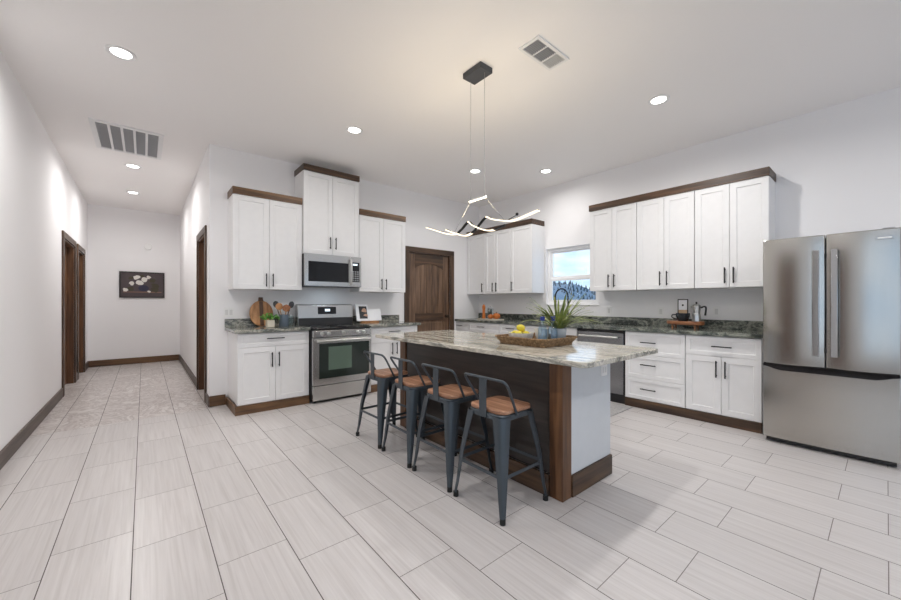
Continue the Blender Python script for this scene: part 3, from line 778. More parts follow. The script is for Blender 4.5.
# ------------------------------------------------------------------ island
ix0, ix1, iy0, iy1, iz = 1.99, 2.608, 1.29, 3.17, 0.888
r = thing('kitchen_island', (2.29, 2.23, 0), 'kitchen island with dark stained front panel and glossy white end beside the bar stools', 'island')
MB().box(ix0 + 0.03, ix1 - 0.022, iy0 + 0.012, iy1 - 0.012, 0.10, iz).build('carcass', 'cabinet', r)
MB().box(ix0 + 0.014, ix0 + 0.029, iy0 + 0.1, iy1 - 0.1, 0.14, iz).build('front_panel', 'island_y', r)
for a, b in ((iy0, iy0 + 0.098), (iy1 - 0.098, iy1)):
    MB().box(ix0, ix0 + 0.10, a, b, 0.0, iz).build('corner_post', 'jamb_z', r, 0.004)
ep = MB().box(ix0 + 0.101, ix1, iy0 + 0.006, iy0 + 0.0115, 0.14, iz).build('end_panel', 'panel_white', r)
op = MB().box(2.470, 2.555, iy0 + 0.001, iy0 + 0.006, 0.722, 0.808).build('outlet_plate', 'plate', r, 0.002)
m = MB(); m.box(2.487, 2.505, iy0 - 0.0005, iy0 + 0.001, 0.745, 0.785).box(2.52, 2.538, iy0 - 0.0005, iy0 + 0.001, 0.745, 0.785); m.build('socket', 'socket_grey', op)
MB().box(ix0 + 0.101, ix1, iy1 - 0.0115, iy1 - 0.006, 0.14, iz).build('end_panel', 'panel_white', r)
m = MB(); m.box(ix0 - 0.012, ix0 + 0.012, iy0 + 0.1, iy1 - 0.1, 0, 0.138); m.build('base_board', 'toe_y', r, 0.003)
MB().box(ix0 + 0.101, ix1 + 0.004, iy0 - 0.008, iy0 + 0.010, 0, 0.138).build('base_board', 'wood_x', r, 0.003)
MB().box(ix0 + 0.101, ix1 + 0.004, iy1 - 0.010, iy1 + 0.008, 0, 0.138).build('base_board', 'wood_x', r, 0.003)
IF = Face('right', 0)                      # rear doors of the island, facing the sink run
for k in range(4):
    a = iy0 + 0.02 + k * (iy1 - iy0 - 0.04) / 4; b = a + (iy1 - iy0 - 0.04) / 4
    class _F:                              # mirrored face plane
        def pt(s, u, d, z): return Vector((ix1 - d, u, z))
        def box(s, m, u0, u1, d0, d1, z0, z1): return m.box(ix1 - d1, ix1 - d0, u0, u1, z0, z1)
    dd = shaker(_F(), a + 0.002, b - 0.002, 0.145, iz - 0.01).build('door', 'cabinet', r)
    handle(_F(), b - 0.04 if k % 2 == 0 else a + 0.04, 0.70, 0.17, True, dd)
sx0, sx1, sy0, sy1 = 1.80, 2.79, 1.025, 3.37
m = MB(); m.prism(rrect(sx0, sx1, sy0, sy1, 0.05), 0.889, 0.921)
tag(m.build('island_countertop', 'granite_island', bevel=0.005, seg=3), 'large beige and grey granite countertop overhanging the island on the stool side', 'countertop')

# ------------------------------------------------------------------ bar stools
def make_stool():
    r = thing('bar_stool', (0, 0, 0), 'x', 'stool', 'metal bar stools along the island')
    ht, hb, zt = 0.152, 0.212, 0.578            # half size at seat, at floor, frame top
    # pressed steel seat pan with rounded corners
    pan = MB(); rr = []
    for z, e in ((0.545, 0.0), (0.572, 0.0), (0.5785, -0.006), (0.5785, -0.03)):
        rr.append([(x, y, z) for x, y in rrect(-ht - e, ht + e, -ht - e, ht + e, 0.06)])
    pan.rings([rr[0], rr[1], rr[2]]); pan.build('seat_frame', 'gunmetal', r, 0.002)
    s = MB(); s.prism(rrect(-0.143, 0.150, -0.147, 0.147, 0.05), 0.5795, 0.604); s.build('seat', 'seat_wood', r, 0.006, seg=3)
    for sx in (-1, 1):
        for sy in (-1, 1):
            def ring(z, half, w, t):
                pts = [(-w, 0)]
                rad = w * 0.55
                for i in range(6):
                    a = R(90 - 90 * i / 5); pts.append((-rad + rad * math.cos(a), -rad + rad * math.sin(a)))
                pts.append((0, -w)); pts.append((-t, -w))
                ri = rad * 0.8
                for i in range(6):
                    a = R(90 * i / 5); pts.append((-t - ri + ri * math.cos(a), -t - ri + ri * math.sin(a)))
                pts.append((-w, -t))
                return [Vector((sx * (half + p[0]), sy * (half + p[1]), z)) for p in pts]
            m = MB()
            zs = [(0.030, hb, 0.024, 0.006), (0.10, hb - 0.008, 0.032, 0.006), (0.30, 0.190, 0.050, 0.005), (0.50, 0.165, 0.068, 0.004), (0.566, ht + 0.004, 0.075, 0.004)]
            lg = m.rings([ring(*q) for q in zs]).build('leg', 'gunmetal', r, smooth=50)
            f = MB(); f.rings([[Vector((sx * (hb - 0.012) + 0.017 * math.cos(a), sy * (hb - 0.012) + 0.017 * math.sin(a), z)) for a in [2 * PI * i / 10 for i in range(10)]] for z in (0.0005, 0.032)])
            f.build('rubber_foot', 'rubber', lg)
    q = 0.190
    for (a, b) in (((-q, -q), (q, -q)), ((q, -q), (q, q)), ((q, q), (-q, q)), ((-q, q), (-q, -q))):
        dx, dy = b[0] - a[0], b[1] - a[1]; L = math.hypot(dx, dy)
        mt = Matrix.Translation((a[0], a[1], 0.245)) @ Matrix.Rotation(math.atan2(dy, dx), 4, 'Z')
        MB().box(0.012, L - 0.012, -0.002, 0.002, -0.010, 0.010, mt).build('stretcher', 'gunmetal', r)
    bk = smoothpath([(-0.02, -ht - 0.004, 0.565), (-0.05, -ht - 0.005, 0.625), (-0.125, -0.176, 0.745), (-0.148, -0.168, 0.778), (-0.156, -0.135, 0.787),
                     (-0.158, 0.0, 0.787), (-0.156, 0.135, 0.787), (-0.148, 0.168, 0.778), (-0.125, 0.176, 0.745), (-0.05, ht + 0.005, 0.625), (-0.02, ht + 0.004, 0.565)], 5)
    MB().tube(bk, 0.0085, 8).build('back_rail', 'gunmetal', r)
    sp = MB(); rr = []
    for z, x in ((0.548, -ht - 0.003), (0.60, -ht - 0.005), (0.70, -0.158), (0.782, -0.157)):
        rr.append([(x - 0.002, -0.030, z), (x + 0.002, -0.030, z), (x + 0.002, 0.030, z), (x - 0.002, 0.030, z)])
    sp.rings(rr).build('back_splat', 'gunmetal', r, smooth=50)
    return r
stool = make_stool()
slabs = ['gunmetal bar stool with wooden seat nearest the white island end panel',
         'gunmetal bar stool with wooden seat, second from the white island end panel',
         'gunmetal bar stool with wooden seat, third from the white island end panel',
         'gunmetal bar stool with wooden seat at the far end of the island, nearest the range']
for i, (x, y, a) in enumerate(((1.738, 1.580, 0), (1.738, 2.050, 1.0), (1.738, 2.508, -1.0), (1.738, 2.985, 1.5))):
    o = stool if i == 0 else copy_tree(stool)
    o.location = (x, y, 0); o.rotation_euler = (0, 0, R(a)); o['label'] = slabs[i]

# ------------------------------------------------------------------ recessed lights
def downlight(x, y, label, power=LAMP_W, seen=True):
    r = thing('recessed_light', (x, y, CEIL), label, 'ceiling light', 'recessed ceiling lights')
    z = CEIL - 0.0005
    MB().lathe([(0.062, 0), (0.092, 0), (0.092, -0.004), (0.086, -0.008), (0.066, -0.006), (0.062, -0.002)], (x, y, z), 32).build('trim_ring', 'vent_white', r)
    MB().lathe([(0.0, 0), (0.061, 0), (0.061, -0.003), (0.0, -0.004)], (x, y, z), 32).build('diffuser', 'lamp_glow', r)
    ld = bpy.data.lights.new('lamp', 'AREA'); ld.shape = 'DISK'; ld.size = 0.12; ld.energy = power; ld.color = (1.0, 0.975, 0.955); ld.spread = R(165)
    lo = bpy.data.objects.new('lamp', ld); COL.objects.link(lo); lo.parent = r; lo.location = (0, 0, -0.012)
for x, y, lab, pw in ((-0.133, 3.745, 'recessed ceiling light near the left wall, in front of the return air grille', 1.25), (1.775, 3.765, 'recessed ceiling light in front of the tall cabinet over the microwave', 0.55),
                  (3.70, 1.373, 'recessed ceiling light over the floor between island and refrigerator', 1.75), (3.665, 3.815, 'recessed ceiling light behind the wires of the wave pendant', 0.95),
                  (4.447, 3.16, 'recessed ceiling light above the kitchen window and sink', 0.5), (-0.116, 6.733, 'recessed hallway ceiling light just beyond the return air grille', 1.2),
                  (-0.143, 8.348, 'recessed hallway ceiling light nearest the hall end wall', 1.05)):
    downlight(x, y, lab, LAMP_W * pw)
for x, y in ((-0.13, 1.37), (1.775, 1.37), (-0.13, -1.1), (1.775, -1.1), (3.70, -1.1)):  # front pair continues the ceiling grid; rear three are invented to brighten the room
    downlight(x, y, 'unseen recessed ceiling light assumed in the part of the room outside the picture', LAMP_W * 0.85, seen=False)

# ------------------------------------------------------------------ ceiling grilles
r = thing('return_air_grille', (-0.125, 5.72, CEIL), 'large white five-panel return air grille in the ceiling before the hallway', 'vent')
x0, x1, y0, y1 = -0.440, 0.175, 5.26, 6.17; z = CEIL - 0.0005
f = MB(); w = 0.045
f.box(x0, x1, y0, y0 + w, z - 0.014, z).box(x0, x1, y1 - w, y1, z - 0.014, z).box(x0, x0 + w, y0 + w, y1 - w, z - 0.014, z).box(x1 - w, x1, y0 + w, y1 - w, z - 0.014, z)
pw = (x1 - x0 - 2 * w) / 5
for k in range(1, 5): f.box(x0 + w + k * pw - 0.011, x0 + w + k * pw + 0.011, y0 + w, y1 - w, z - 0.013, z)
f.build('frame', 'vent_white', r)
MB().box(x0 + w, x1 - w, y0 + w, y1 - w, z - 0.002, z - 0.0005).build('filter', 'vent_dark', r)
for k in range(5):
    m = MB(); xa, xb = x0 + w + k * pw + 0.012, x0 + w + (k + 1) * pw - 0.012
    for j in range(34):
        yy = y0 + w + 0.012 + j * (y1 - y0 - 2 * w - 0.02) / 34
        m.box(xa, xb, yy, yy + 0.010, z - 0.010, z - 0.004)
    m.build('louver_panel', 'vent_dark', r, smooth=0)
r = thing('supply_register', (2.34, 1.68, CEIL), 'small white supply register in the ceiling beside the pendant canopy', 'vent')
x0, x1, y0, y1 = 2.145, 2.535, 1.585, 1.768
f = MB(); w = 0.022
f.box(x0, x1, y0, y0 + w, z - 0.012, z).box(x0, x1, y1 - w, y1, z - 0.012, z).box(x0, x0 + w, y0 + w, y1 - w, z - 0.012, z).box(x1 - w, x1, y0 + w, y1 - w, z - 0.012, z)
pw = (x1 - x0 - 2 * w) / 3
for k in (1, 2): f.box(x0 + w + k * pw - 0.006, x0 + w + k * pw + 0.006, y0 + w, y1 - w, z - 0.012, z)
f.build('frame', 'vent_white', r)
for k in range(3):
    m = MB(); xa, xb = x0 + w + k * pw + 0.006, x0 + w + (k + 1) * pw - 0.006
    m.box(xa, xb, y0 + w, y1 - w, z - 0.002, z - 0.0005)
    for j in range(9):
        yy = y0 + w + 0.004 + j * (y1 - y0 - 2 * w) / 9
        m.box(xa, xb, yy, yy + 0.006, z - 0.010, z - 0.003)
    m.build('louver_panel', 'vent_pale' if k == 2 else 'vent_dark', r, smooth=0)

# ------------------------------------------------------------------ wave pendant
r = thing('pendant_light', (2.1, 2.16, CEIL), 'linear LED pendant with two wavy glowing strips hanging over the island', 'pendant light')
MB().box(2.030, 2.165, 2.052, 2.262, CEIL - 0.045, CEIL - 0.0005).build('canopy', 'canopy_grey', r, 0.003)
zb = 2.093
MB().tube([(2.1, 2.060, zb), (2.1, 2.256, zb)], 0.010, 10).build('spreader_bar', 'thin_white', r)
for y in (2.078, 2.240): MB().tube([(2.1, y, zb), (2.1, y, CEIL - 0.05)], 0.0016, 6).build('cable', 'cable_grey', r)
S1 = smoothpath([(2.07, y, z) for y, z in ((2.819, 1.961), (2.662, 1.908), (2.507, 1.856), (2.395, 1.838), (2.322, 1.865), (2.236, 1.915), (2.185, 1.882), (2.103, 1.843), (2.032, 1.816), (1.966, 1.805), (1.895, 1.810), (1.830, 1.824))], 6)
S2 = smoothpath([(2.13, y, z) for y, z in ((2.599, 1.915), (2.478, 1.865), (2.353, 1.825), (2.282, 1.828), (2.220, 1.853), (2.161, 1.893), (2.085, 1.938), (2.025, 1.912), (1.963, 1.894), (1.849, 1.866), (1.779, 1.864), (1.716, 1.871), (1.575, 1.895))], 6)
def strip(path, w, t, dz):
    m = MB(); rr = []
    for i, p in enumerate(path):
        d = (path[min(i + 1, len(path) - 1)] - path[max(i - 1, 0)]).normalized()
        nrm = Vector((0, -d.z, d.y)); nrm = nrm if nrm.z > 0 else -nrm
        q = p + nrm * dz
        rr.append([q + Vector((-w, 0, 0)) - nrm * t, q + Vector((w, 0, 0)) - nrm * t, q + Vector((w, 0, 0)) + nrm * t, q + Vector((-w, 0, 0)) + nrm * t])
    return m.rings(rr)
for P_, lit in ((S1, ((0, 20), (30, 56))), (S2, ((0, 20), (36, len(S2) - 1)))):
    fr = strip(P_, 0.0115, 0.0040, 0.0).build('strip_frame', 'black_metal', r, smooth=60)
    for a, b in lit: strip(P_[a:b + 1], 0.0125, 0.0048, -0.002).build('led_diffuser', 'led_glow', fr, smooth=60)
for px_, py_, ln in ((2.07, 2.33, 0.95), (2.13, 2.09, 0.95)):      # the strips' own upward glow
    ld = bpy.data.lights.new('strip_lamp', 'AREA'); ld.shape = 'RECTANGLE'; ld.size = 0.02; ld.size_y = ln; ld.energy = 3.0; ld.color = (1.0, 0.84, 0.60)
    lo = bpy.data.objects.new('strip_lamp', ld); COL.objects.link(lo); lo.parent = r; lo.location = (px_ - 2.1, py_ - 2.16, 1.97 - CEIL); lo.rotation_euler = (PI, 0, 0)
MB().tube([(2.1, 2.240, zb), (2.07, 2.42, 1.848)], 0.0016, 6).build('cable', 'cable_grey', r)
MB().tube([(2.1, 2.078, zb), (2.13, 1.90, 1.885)], 0.0016, 6).build('cable', 'cable_grey', r)
k = MB().tube([(2.13, 1.86, 1.872), (2.16, 1.80, 1.906)], 0.003, 6); k.ball((2.16, 1.794, 1.911), 0.012); k.build('knob', 'black_metal', r)

# ------------------------------------------------------------------ hall picture and detector
r = thing('framed_picture', (-0.022, YE, 1.62), 'dark framed painting of white roses on the hall end wall', 'picture')
x0, x1, z0, z1 = -0.378, 0.336, 1.347, 1.878; y = YE - 0.002
f = MB(); w = 0.028
f.box(x0, x1, y - 0.028, y, z0, z0 + w).box(x0, x1, y - 0.028, y, z1 - w, z1).box(x0, x0 + w, y - 0.028, y, z0 + w, z1 - w).box(x1 - w, x1, y - 0.028, y, z0 + w, z1 - w)
f.build('frame', 'frame_dark', r)
cv = MB().box(x0 + w, x1 - w, y - 0.016, y - 0.001, z0 + w, z1 - w).build('canvas', 'canvas_dark', r)
def petals(cx, cz, rr, mat, name, ox=1.0):
    m = MB(); rnd = random.Random(int(cx * 999) + int(cz * 777))
    for k in range(9):
        a = rnd.uniform(0, 6.28); q = rr * rnd.uniform(0.1, 0.6)
        m.ball((cx + q * math.cos(a) * ox, y - 0.0165, cz + q * math.sin(a)), rr * rnd.uniform(0.45, 0.7), (1, 0.02, rnd.uniform(0.6, 1)), 10, 6)
    return m.build(name, mat, cv)
for cx, cz, rr in ((-0.115, 1.765, 0.052), (0.075, 1.770, 0.038), (0.012, 1.712, 0.060), (-0.060, 1.660, 0.062), (-0.180, 1.645, 0.052), (-0.285, 1.505, 0.038), (0.085, 1.475, 0.03)):
    petals(cx, cz, rr, 'petal', 'painted_rose')
for cx, cz, rr in ((0.18, 1.60, 0.06), (0.15, 1.70, 0.045), (-0.2, 1.75, 0.035), (0.17, 1.51, 0.06), (-0.20, 1.53, 0.05), (-0.02, 1.79, 0.035)):
    petals(cx, cz, rr, 'leaf_dark', 'painted_leaves', 1.4)
MB().ball((-0.005, y - 0.0163, 1.545), 0.085, (1, 0.01, 0.75), 16, 8).build('painted_bowl', 'vase_blue', cv)
MB().box(x0 + w + 0.03, x1 - w - 0.02, y - 0.0168, y - 0.0158, 1.455, 1.472).build('painted_table', 'picture_brown', cv)
MB().lathe([(0, 0), (0.068, 0), (0.068, 0.012), (0.055, 0.028), (0.02, 0.032), (0, 0.032)], seg=24, mat=Matrix.Translation((0.066, YE - 0.001, 2.41)) @ Matrix.Rotation(R(90), 4, 'X'))
o = MB().lathe([(0, 0), (0.068, 0), (0.068, 0.012), (0.055, 0.028), (0.02, 0.032), (0, 0.032)], seg=24, mat=Matrix.Translation((0.066, YE - 0.001, 2.41)) @ Matrix.Rotation(R(90), 4, 'X')).build('smoke_detector', 'plate')
tag(o, 'small round white smoke detector on the hall end wall above the painting', 'smoke detector')

# ------------------------------------------------------------------ wall outlets
def outlet(F, u, z, w, label):
    r = thing('wall_outlet', F.pt(u, 0, z), label, 'outlet', 'white wall outlets')
    F.box(MB(), u - w / 2, u + w / 2, -0.006, -0.0005, z - 0.058, z + 0.058).build('plate', 'plate', r, 0.002)
    m = MB(); k = 2 if w > 0.09 else 1
    for i in range(k):
        q = u + (i - (k - 1) / 2) * 0.046
        F.box(m, q - 0.016, q + 0.016, -0.0075, -0.0055, z - 0.033, z + 0.033)
    m.build('socket', 'socket_grey', r, 0.001)
WB_ = Face('back', YB); WR_ = Face('right', XR)
outlet(WB_, 0.80, 1.125, 0.115, 'white double wall outlet left of the round cutting board')
outlet(WR_, 1.866, 1.13, 0.072, 'white wall outlet just left of the coffee riser')
outlet(WR_, 2.55, 1.13, 0.072, 'white wall outlet below the right edge of the kitchen window')
outlet(WR_, 1.27, 1.14, 0.072, 'white wall outlet between the moka pot and the refrigerator')

# ------------------------------------------------------------------ faucet
r = thing('faucet', (4.97, 3.10, ZT), 'black gooseneck kitchen faucet behind the plant, below the window', 'faucet')
fx, fy = 4.97, 3.13
MB().lathe([(0, 0), (0.027, 0), (0.027, 0.012), (0.019, 0.02), (0.019, 0.11), (0.014, 0.12), (0, 0.12)], (fx, fy, ZT + 0.0005), 18).build('base', 'black_metal', r)
dxy = Vector((-0.20, 0.09, 0)); p0 = Vector((fx, fy, ZT + 0.11))
pth = [p0, p0 + Vector((0, 0, 0.28))]
for i in range(1, 10):
    a = PI * i / 9; pth.append(p0 + Vector((0, 0, 0.28)) + dxy * (0.5 - 0.5 * math.cos(a)) + Vector((0, 0, 0.125 * math.sin(a))))
pth.append(pth[-1] + Vector((0, 0, -0.06)))
MB().tube(pth, 0.011, 10).build('spout', 'black_metal', r)
e = pth[-1]
MB().lathe([(0.0, 0.0), (0.016, 0.0), (0.018, 0.09), (0.013, 0.10), (0, 0.10)], (e.x, e.y, e.z - 0.09), 14).build('spray_head', 'black_metal', r)
MB().tube([(fx, fy - 0.018, ZT + 0.075), (fx, fy - 0.05, ZT + 0.085), (fx - 0.01, fy - 0.06, ZT + 0.16)], 0.006, 8).build('lever', 'black_metal', r)

# ------------------------------------------------------------------ rug
o = MB().box(3.72, 4.44, 1.93, 3.25, 0.0008, 0.009).build('kitchen_rug', 'rug_weave', bevel=0.003)
tag(o, 'small grey patterned rug on the tile in front of the dishwasher', 'rug')

# ------------------------------------------------------------------ island tray and what it holds
IZ = 0.9215
r = thing('wicker_tray', (2.36, 1.77, IZ), 'rectangular brown woven tray on the island countertop', 'tray')
tx0, tx1, ty0, ty1 = 2.165, 2.555, 1.56, 1.985
MB().prism(rrect(tx0, tx1, ty0, ty1, 0.03), IZ, IZ + 0.008).build('bottom', 'wicker', r, 0.002)
m = MB()
for k in range(7):
    e = 0.034 * (k / 6) ; z = IZ + 0.010 + k * 0.0078
    base = rrect(tx0 - e + 0.004, tx1 + e - 0.004, ty0 - e + 0.004, ty1 + e - 0.004, 0.03 + e * 0.5, 4)
    pts = []
    for i in range(len(base)):
        a, b = Vector((*base[i], z)), Vector((*base[(i + 1) % len(base)], z)); nn = max(1, int((b - a).length / 0.010))
        for j in range(nn): pts.append(a.lerp(b, j / nn))
    cc = Vector(((tx0 + tx1) / 2, (ty0 + ty1) / 2, z)); q = []
    for i, p in enumerate(pts):
        d = (p - cc).normalized(); q.append(p + d * (0.0022 * math.sin(i * PI / 2 + k * PI)))
    q.append(q[0])
    m.tube(q, 0.0052 if k < 6 else 0.0075, 6)
m.build('woven_side', 'wicker', r, smooth=60)
TZ = IZ + 0.0085
def bowl(name, c, R0, H, mat, label, flute=None):
    m = MB().lathe([(0, 0), (R0 * 0.55, 0), (R0 * 0.62, 0.004), (R0 * 0.9, H * 0.5), (R0, H), (R0 * 0.95, H), (R0 * 0.84, H * 0.5), (R0 * 0.5, 0.012), (0, 0.010)], c, 48, flute)
    return tag(m.build(name, mat), label, 'bowl')
bowl('fluted_bowl', (2.300, 1.870, TZ), 0.098, 0.075, 'white_ceramic', 'white fluted bowl filled with yellow fruit on the woven tray', (16, 0.045))
bowl('ribbed_dish', (2.405, 1.747, TZ), 0.054, 0.110, 'white_ceramic', 'small white ribbed dish between the fruit bowl and the bottles', (12, 0.06))
rl = random.Random(5)
names = ['yellow lemon at the left edge of the fluted bowl', 'yellow lemon at the near side of the fluted bowl', 'yellow lemon at the right side of the fluted bowl', 'yellow lemon at the back of the fluted bowl', 'topmost yellow lemon piled on the others in the bowl']
for i, (dx, dy, dz) in enumerate(((-0.008, 0.042, 0.062), (-0.036, -0.012, 0.062), (0.014, -0.040, 0.062), (0.042, 0.012, 0.064), (0.0, 0.002, 0.112))):
    c = (2.300 + dx, 1.870 + dy, TZ + dz); m = MB(); prof = []
    for k in range(11):
        a = PI * k / 10; prof.append((0.028 * math.sin(a) ** 0.9 if 0 < k < 10 else 0.0, -0.038 * math.cos(a)))
    prof[0] = (0.0, -0.042); prof[-1] = (0.0, 0.042)
    rot = Matrix.Translation(c) @ Matrix.Rotation(rl.uniform(0, 6), 4, 'Z') @ Matrix.Rotation(R(80), 4, 'X')
    o = thing('lemon', c, names[i], 'fruit', 'lemons in the fluted bowl')
    m.lathe(prof, seg=16, mat=rot).build('rind', 'lemon', o, smooth=80)
    tip = rot @ Vector((0, 0, 0.041)); lf = MB(); d = (rot @ Vector((0, 0, 0.1)) - tip).normalized()
    side = d.cross(Vector((0, 0, 1))).normalized()
    lf.rings([[tip - side * w + d * t + Vector((0, 0, h)), tip + side * w + d * t + Vector((0, 0, h)), tip + side * w + d * t + Vector((0, 0, h + 0.0015)), tip - side * w + d * t + Vector((0, 0, h + 0.0015))] for t, w, h in ((-0.004, 0.002, 0), (0.008, 0.008, 0.006), (0.018, 0.007, 0.009), (0.028, 0.001, 0.006))])
    lf.build('leaf', 'leaf_mix', o)
for i, (x, y, lab) in enumerate(((2.300, 1.665, 'pale blue glass bottle with dark blue cap, the left of the pair on the tray'), (2.352, 1.610, 'pale blue glass bottle with dark blue cap, the right of the pair on the tray'))):
    r = thing('glass_bottle', (x, y, TZ), lab, 'bottle', 'blue capped bottles on the tray')
    MB().lathe([(0, 0), (0.030, 0), (0.033, 0.006), (0.033, 0.105), (0.028, 0.128), (0.014, 0.150), (0.013, 0.178), (0.0, 0.178)], (x, y, TZ), 24).build('body', 'glass_blue', r, smooth=60)
    MB().lathe([(0, 0), (0.017, 0), (0.018, 0.004), (0.018, 0.026), (0.015, 0.03), (0, 0.03)], (x, y, TZ + 0.1785), 18).build('cap', 'blue_cap', r)
r = thing('potted_grass_plant', (2.435, 1.625, TZ), 'green spiky grass plant in a grey pot on the woven tray', 'plant')
px, py = 2.462, 1.634
MB().lathe([(0, 0), (0.048, 0), (0.052, 0.005), (0.060, 0.115), (0.055, 0.115), (0.052, 0.10), (0.0, 0.10)], (px, py, TZ), 28).build('pot', 'concrete', r)
MB().lathe([(0, 0), (0.0515, 0), (0.045, 0.006), (0, 0.01)], (px, py, TZ + 0.1005), 20).build('soil', 'rubber', r)
rp = random.Random(21)
m = MB()
for k in range(84):
    a = rp.uniform(0, 2 * PI); lean = rp.uniform(0.05, 1.0) ** 0.8; L = rp.uniform(0.20, 0.34)
    d = Vector((math.cos(a), math.sin(a), 0)); p = Vector((px, py, TZ + 0.10)) + d * rp.uniform(0.0, 0.03)
    side = Vector((-math.sin(a), math.cos(a), 0)); n = 7; rr = []; ang = R(8 + 52 * lean); w0 = rp.uniform(0.007, 0.0125)
    for i in range(n + 1):
        u = i / n; th = ang + u * u * R(55) * lean
        if i: p = p + (d * math.sin(th) + Vector((0, 0, math.cos(th)))) * (L / n)
        w = w0 * (1 - u) ** 0.5 * (0.55 + 0.9 * u) + 0.0006
        nn = (d * math.cos(th) - Vector((0, 0, math.sin(th)))) * 0.0008
        rr.append([p - side * w, p - nn * 2, p + side * w, p + nn])
    m.rings(rr)
tag(m.build('foliage', 'blades', r, smooth=60), kind=None)

# ------------------------------------------------------------------ left counter: board, herb, crock
CZ = ZT + 0.0005
r = thing('cutting_board', (1.135, 5.09, CZ), 'rounded wooden cutting board leaning on the wall left of the range', 'cutting board')
tilt = Matrix.Translation((1.150, 5.085, CZ + 0.004)) @ Matrix.Rotation(R(-12), 4, 'X')
def disc(pts, y0, y1): return [[tilt @ Vector((x, y0, z)) for x, z in pts], [tilt @ Vector((x, y1, z)) for x, z in pts]]
RB_ = 0.165
circ = [(0.83 * RB_ * math.cos(R(k * 360 / 48 - 90)), RB_ + RB_ * math.sin(R(k * 360 / 48 - 90))) for k in range(48)]
MB().rings(disc(circ, 0, 0.018)).build('disc', 'board_wood', r, 0.003)
MB().rings(disc([(-0.022, 0.006), (0.022, 0.006), (0.022, 0.32), (-0.022, 0.32)], -0.0012, 0.003)).build('dark_stripe', 'board_dark', r)
MB().rings(disc([(-0.034, 0.318), (0.034, 0.318), (0.026, 0.345), (0.024, 0.375), (-0.024, 0.375), (-0.026, 0.345)], 0, 0.018)).build('handle', 'board_dark', r, 0.003)
r = thing('potted_herb', (1.185, 4.86, CZ), 'small green herb in a square cream pot before the round cutting board', 'plant')
MB().box(1.148, 1.233, 4.83, 4.915, CZ, CZ + 0.088).build('pot', 'pot_cream', r, 0.006)
m = MB(); rh = random.Random(2)
for k in range(90):
    a = rh.uniform(0, 6.28); q = rh.uniform(0, 1) ** 0.6; c = Vector((1.190 + 0.105 * q * math.cos(a), 4.872 + 0.06 * q * math.sin(a), CZ + 0.095 + rh.uniform(0.0, 0.085) * (1.2 - q * 0.7)))
    m.ball(c, 0.016, (1, 0.75, 0.22), 6, 4, Matrix.Rotation(rh.uniform(0, 6), 3, 'Z') @ Matrix.Rotation(rh.uniform(-0.9, 0.9), 3, 'X'))
for k in range(14):
    a = 2 * PI * k / 14; m.tube([(1.190, 4.872, CZ + 0.085), (1.190 + 0.04 * math.cos(a), 4.872 + 0.03 * math.sin(a), CZ + 0.13), (1.190 + 0.085 * math.cos(a), 4.872 + 0.05 * math.sin(a), CZ + 0.125)], 0.002, 5)
m.build('foliage', 'herb', r, smooth=60)
r = thing('utensil_crock', (1.365, 4.93, CZ), 'blue grey utensil crock beside the range, holding wooden spoons', 'crock')
MB().lathe([(0, 0), (0.052, 0), (0.056, 0.006), (0.056, 0.150), (0.051, 0.150), (0.051, 0.012), (0, 0.010)], (1.365, 4.93, CZ), 28).build('body', 'crock', r)
def utensil(name, tipx, tipy, tipz, mat, hw, lab, bx=0.0, by=0.0):
    b = Vector((1.365 + bx, 4.93 + by, CZ + 0.014)); t = Vector((tipx, tipy, tipz)); r = thing(name, b, lab, 'utensil', 'utensils in the crock')
    MB().tube([b, b.lerp(t, 0.8)], 0.006, 8).build('handle', 'tan_wood' if mat != 'picture_dark' else 'board_dark', r)
    d = (t - b).normalized(); sd = d.cross(Vector((0, 1, 0))).normalized(); up = sd.cross(d); c = b.lerp(t, 0.88); m = MB(); rr = []
    for i in range(9):
        u = -1 + 2 * i / 8; w = hw * math.sqrt(max(0.0, 1 - u * u)) + 0.003
        o_ = c + d * (u * 0.045); rr.append([o_ - sd * w, o_ - up * 0.004, o_ + sd * w, o_ + up * 0.004])
    m.rings(rr).build('head', mat, r, smooth=60)
utensil('wooden_spoon', 1.295, 4.905, CZ + 0.285, 'board_wood', 0.040, 'wooden spoon leaning left in the utensil crock', 0.0, -0.012)
utensil('wooden_spoon', 1.385, 4.885, CZ + 0.262, 'riser_wood', 0.044, 'reddish wooden spoon standing upright in the utensil crock', 0.005, -0.034)
utensil('wooden_spoon', 1.415, 4.985, CZ + 0.255, 'board_wood', 0.040, 'wooden spoon between the upright spoon and the dark spatula', 0.01, 0.03)
utensil('spatula', 1.470, 4.935, CZ + 0.31, 'picture_dark', 0.030, 'dark grey spatula leaning right in the utensil crock', 0.0, 0.005)
utensil('spatula', 1.280, 4.995, CZ + 0.315, 'picture_dark', 0.032, 'dark grey spatula leaning far left behind the wooden spoon', -0.008, 0.033)
r = thing('glass_jar', (1.475, 5.03, CZ), 'clear glass jar on the counter between the crock and the range', 'jar')
MB().lathe([(0, 0), (0.036, 0), (0.038, 0.006), (0.038, 0.125), (0.035, 0.125), (0.034, 0.010), (0, 0.008)], (1.475, 5.03, CZ), 24).build('body', 'glass_clear', r)
MB().lathe([(0, 0), (0.039, 0), (0.039, 0.016), (0, 0.02)], (1.475, 5.03, CZ + 0.1255), 24).build('lid', 'alu', r)

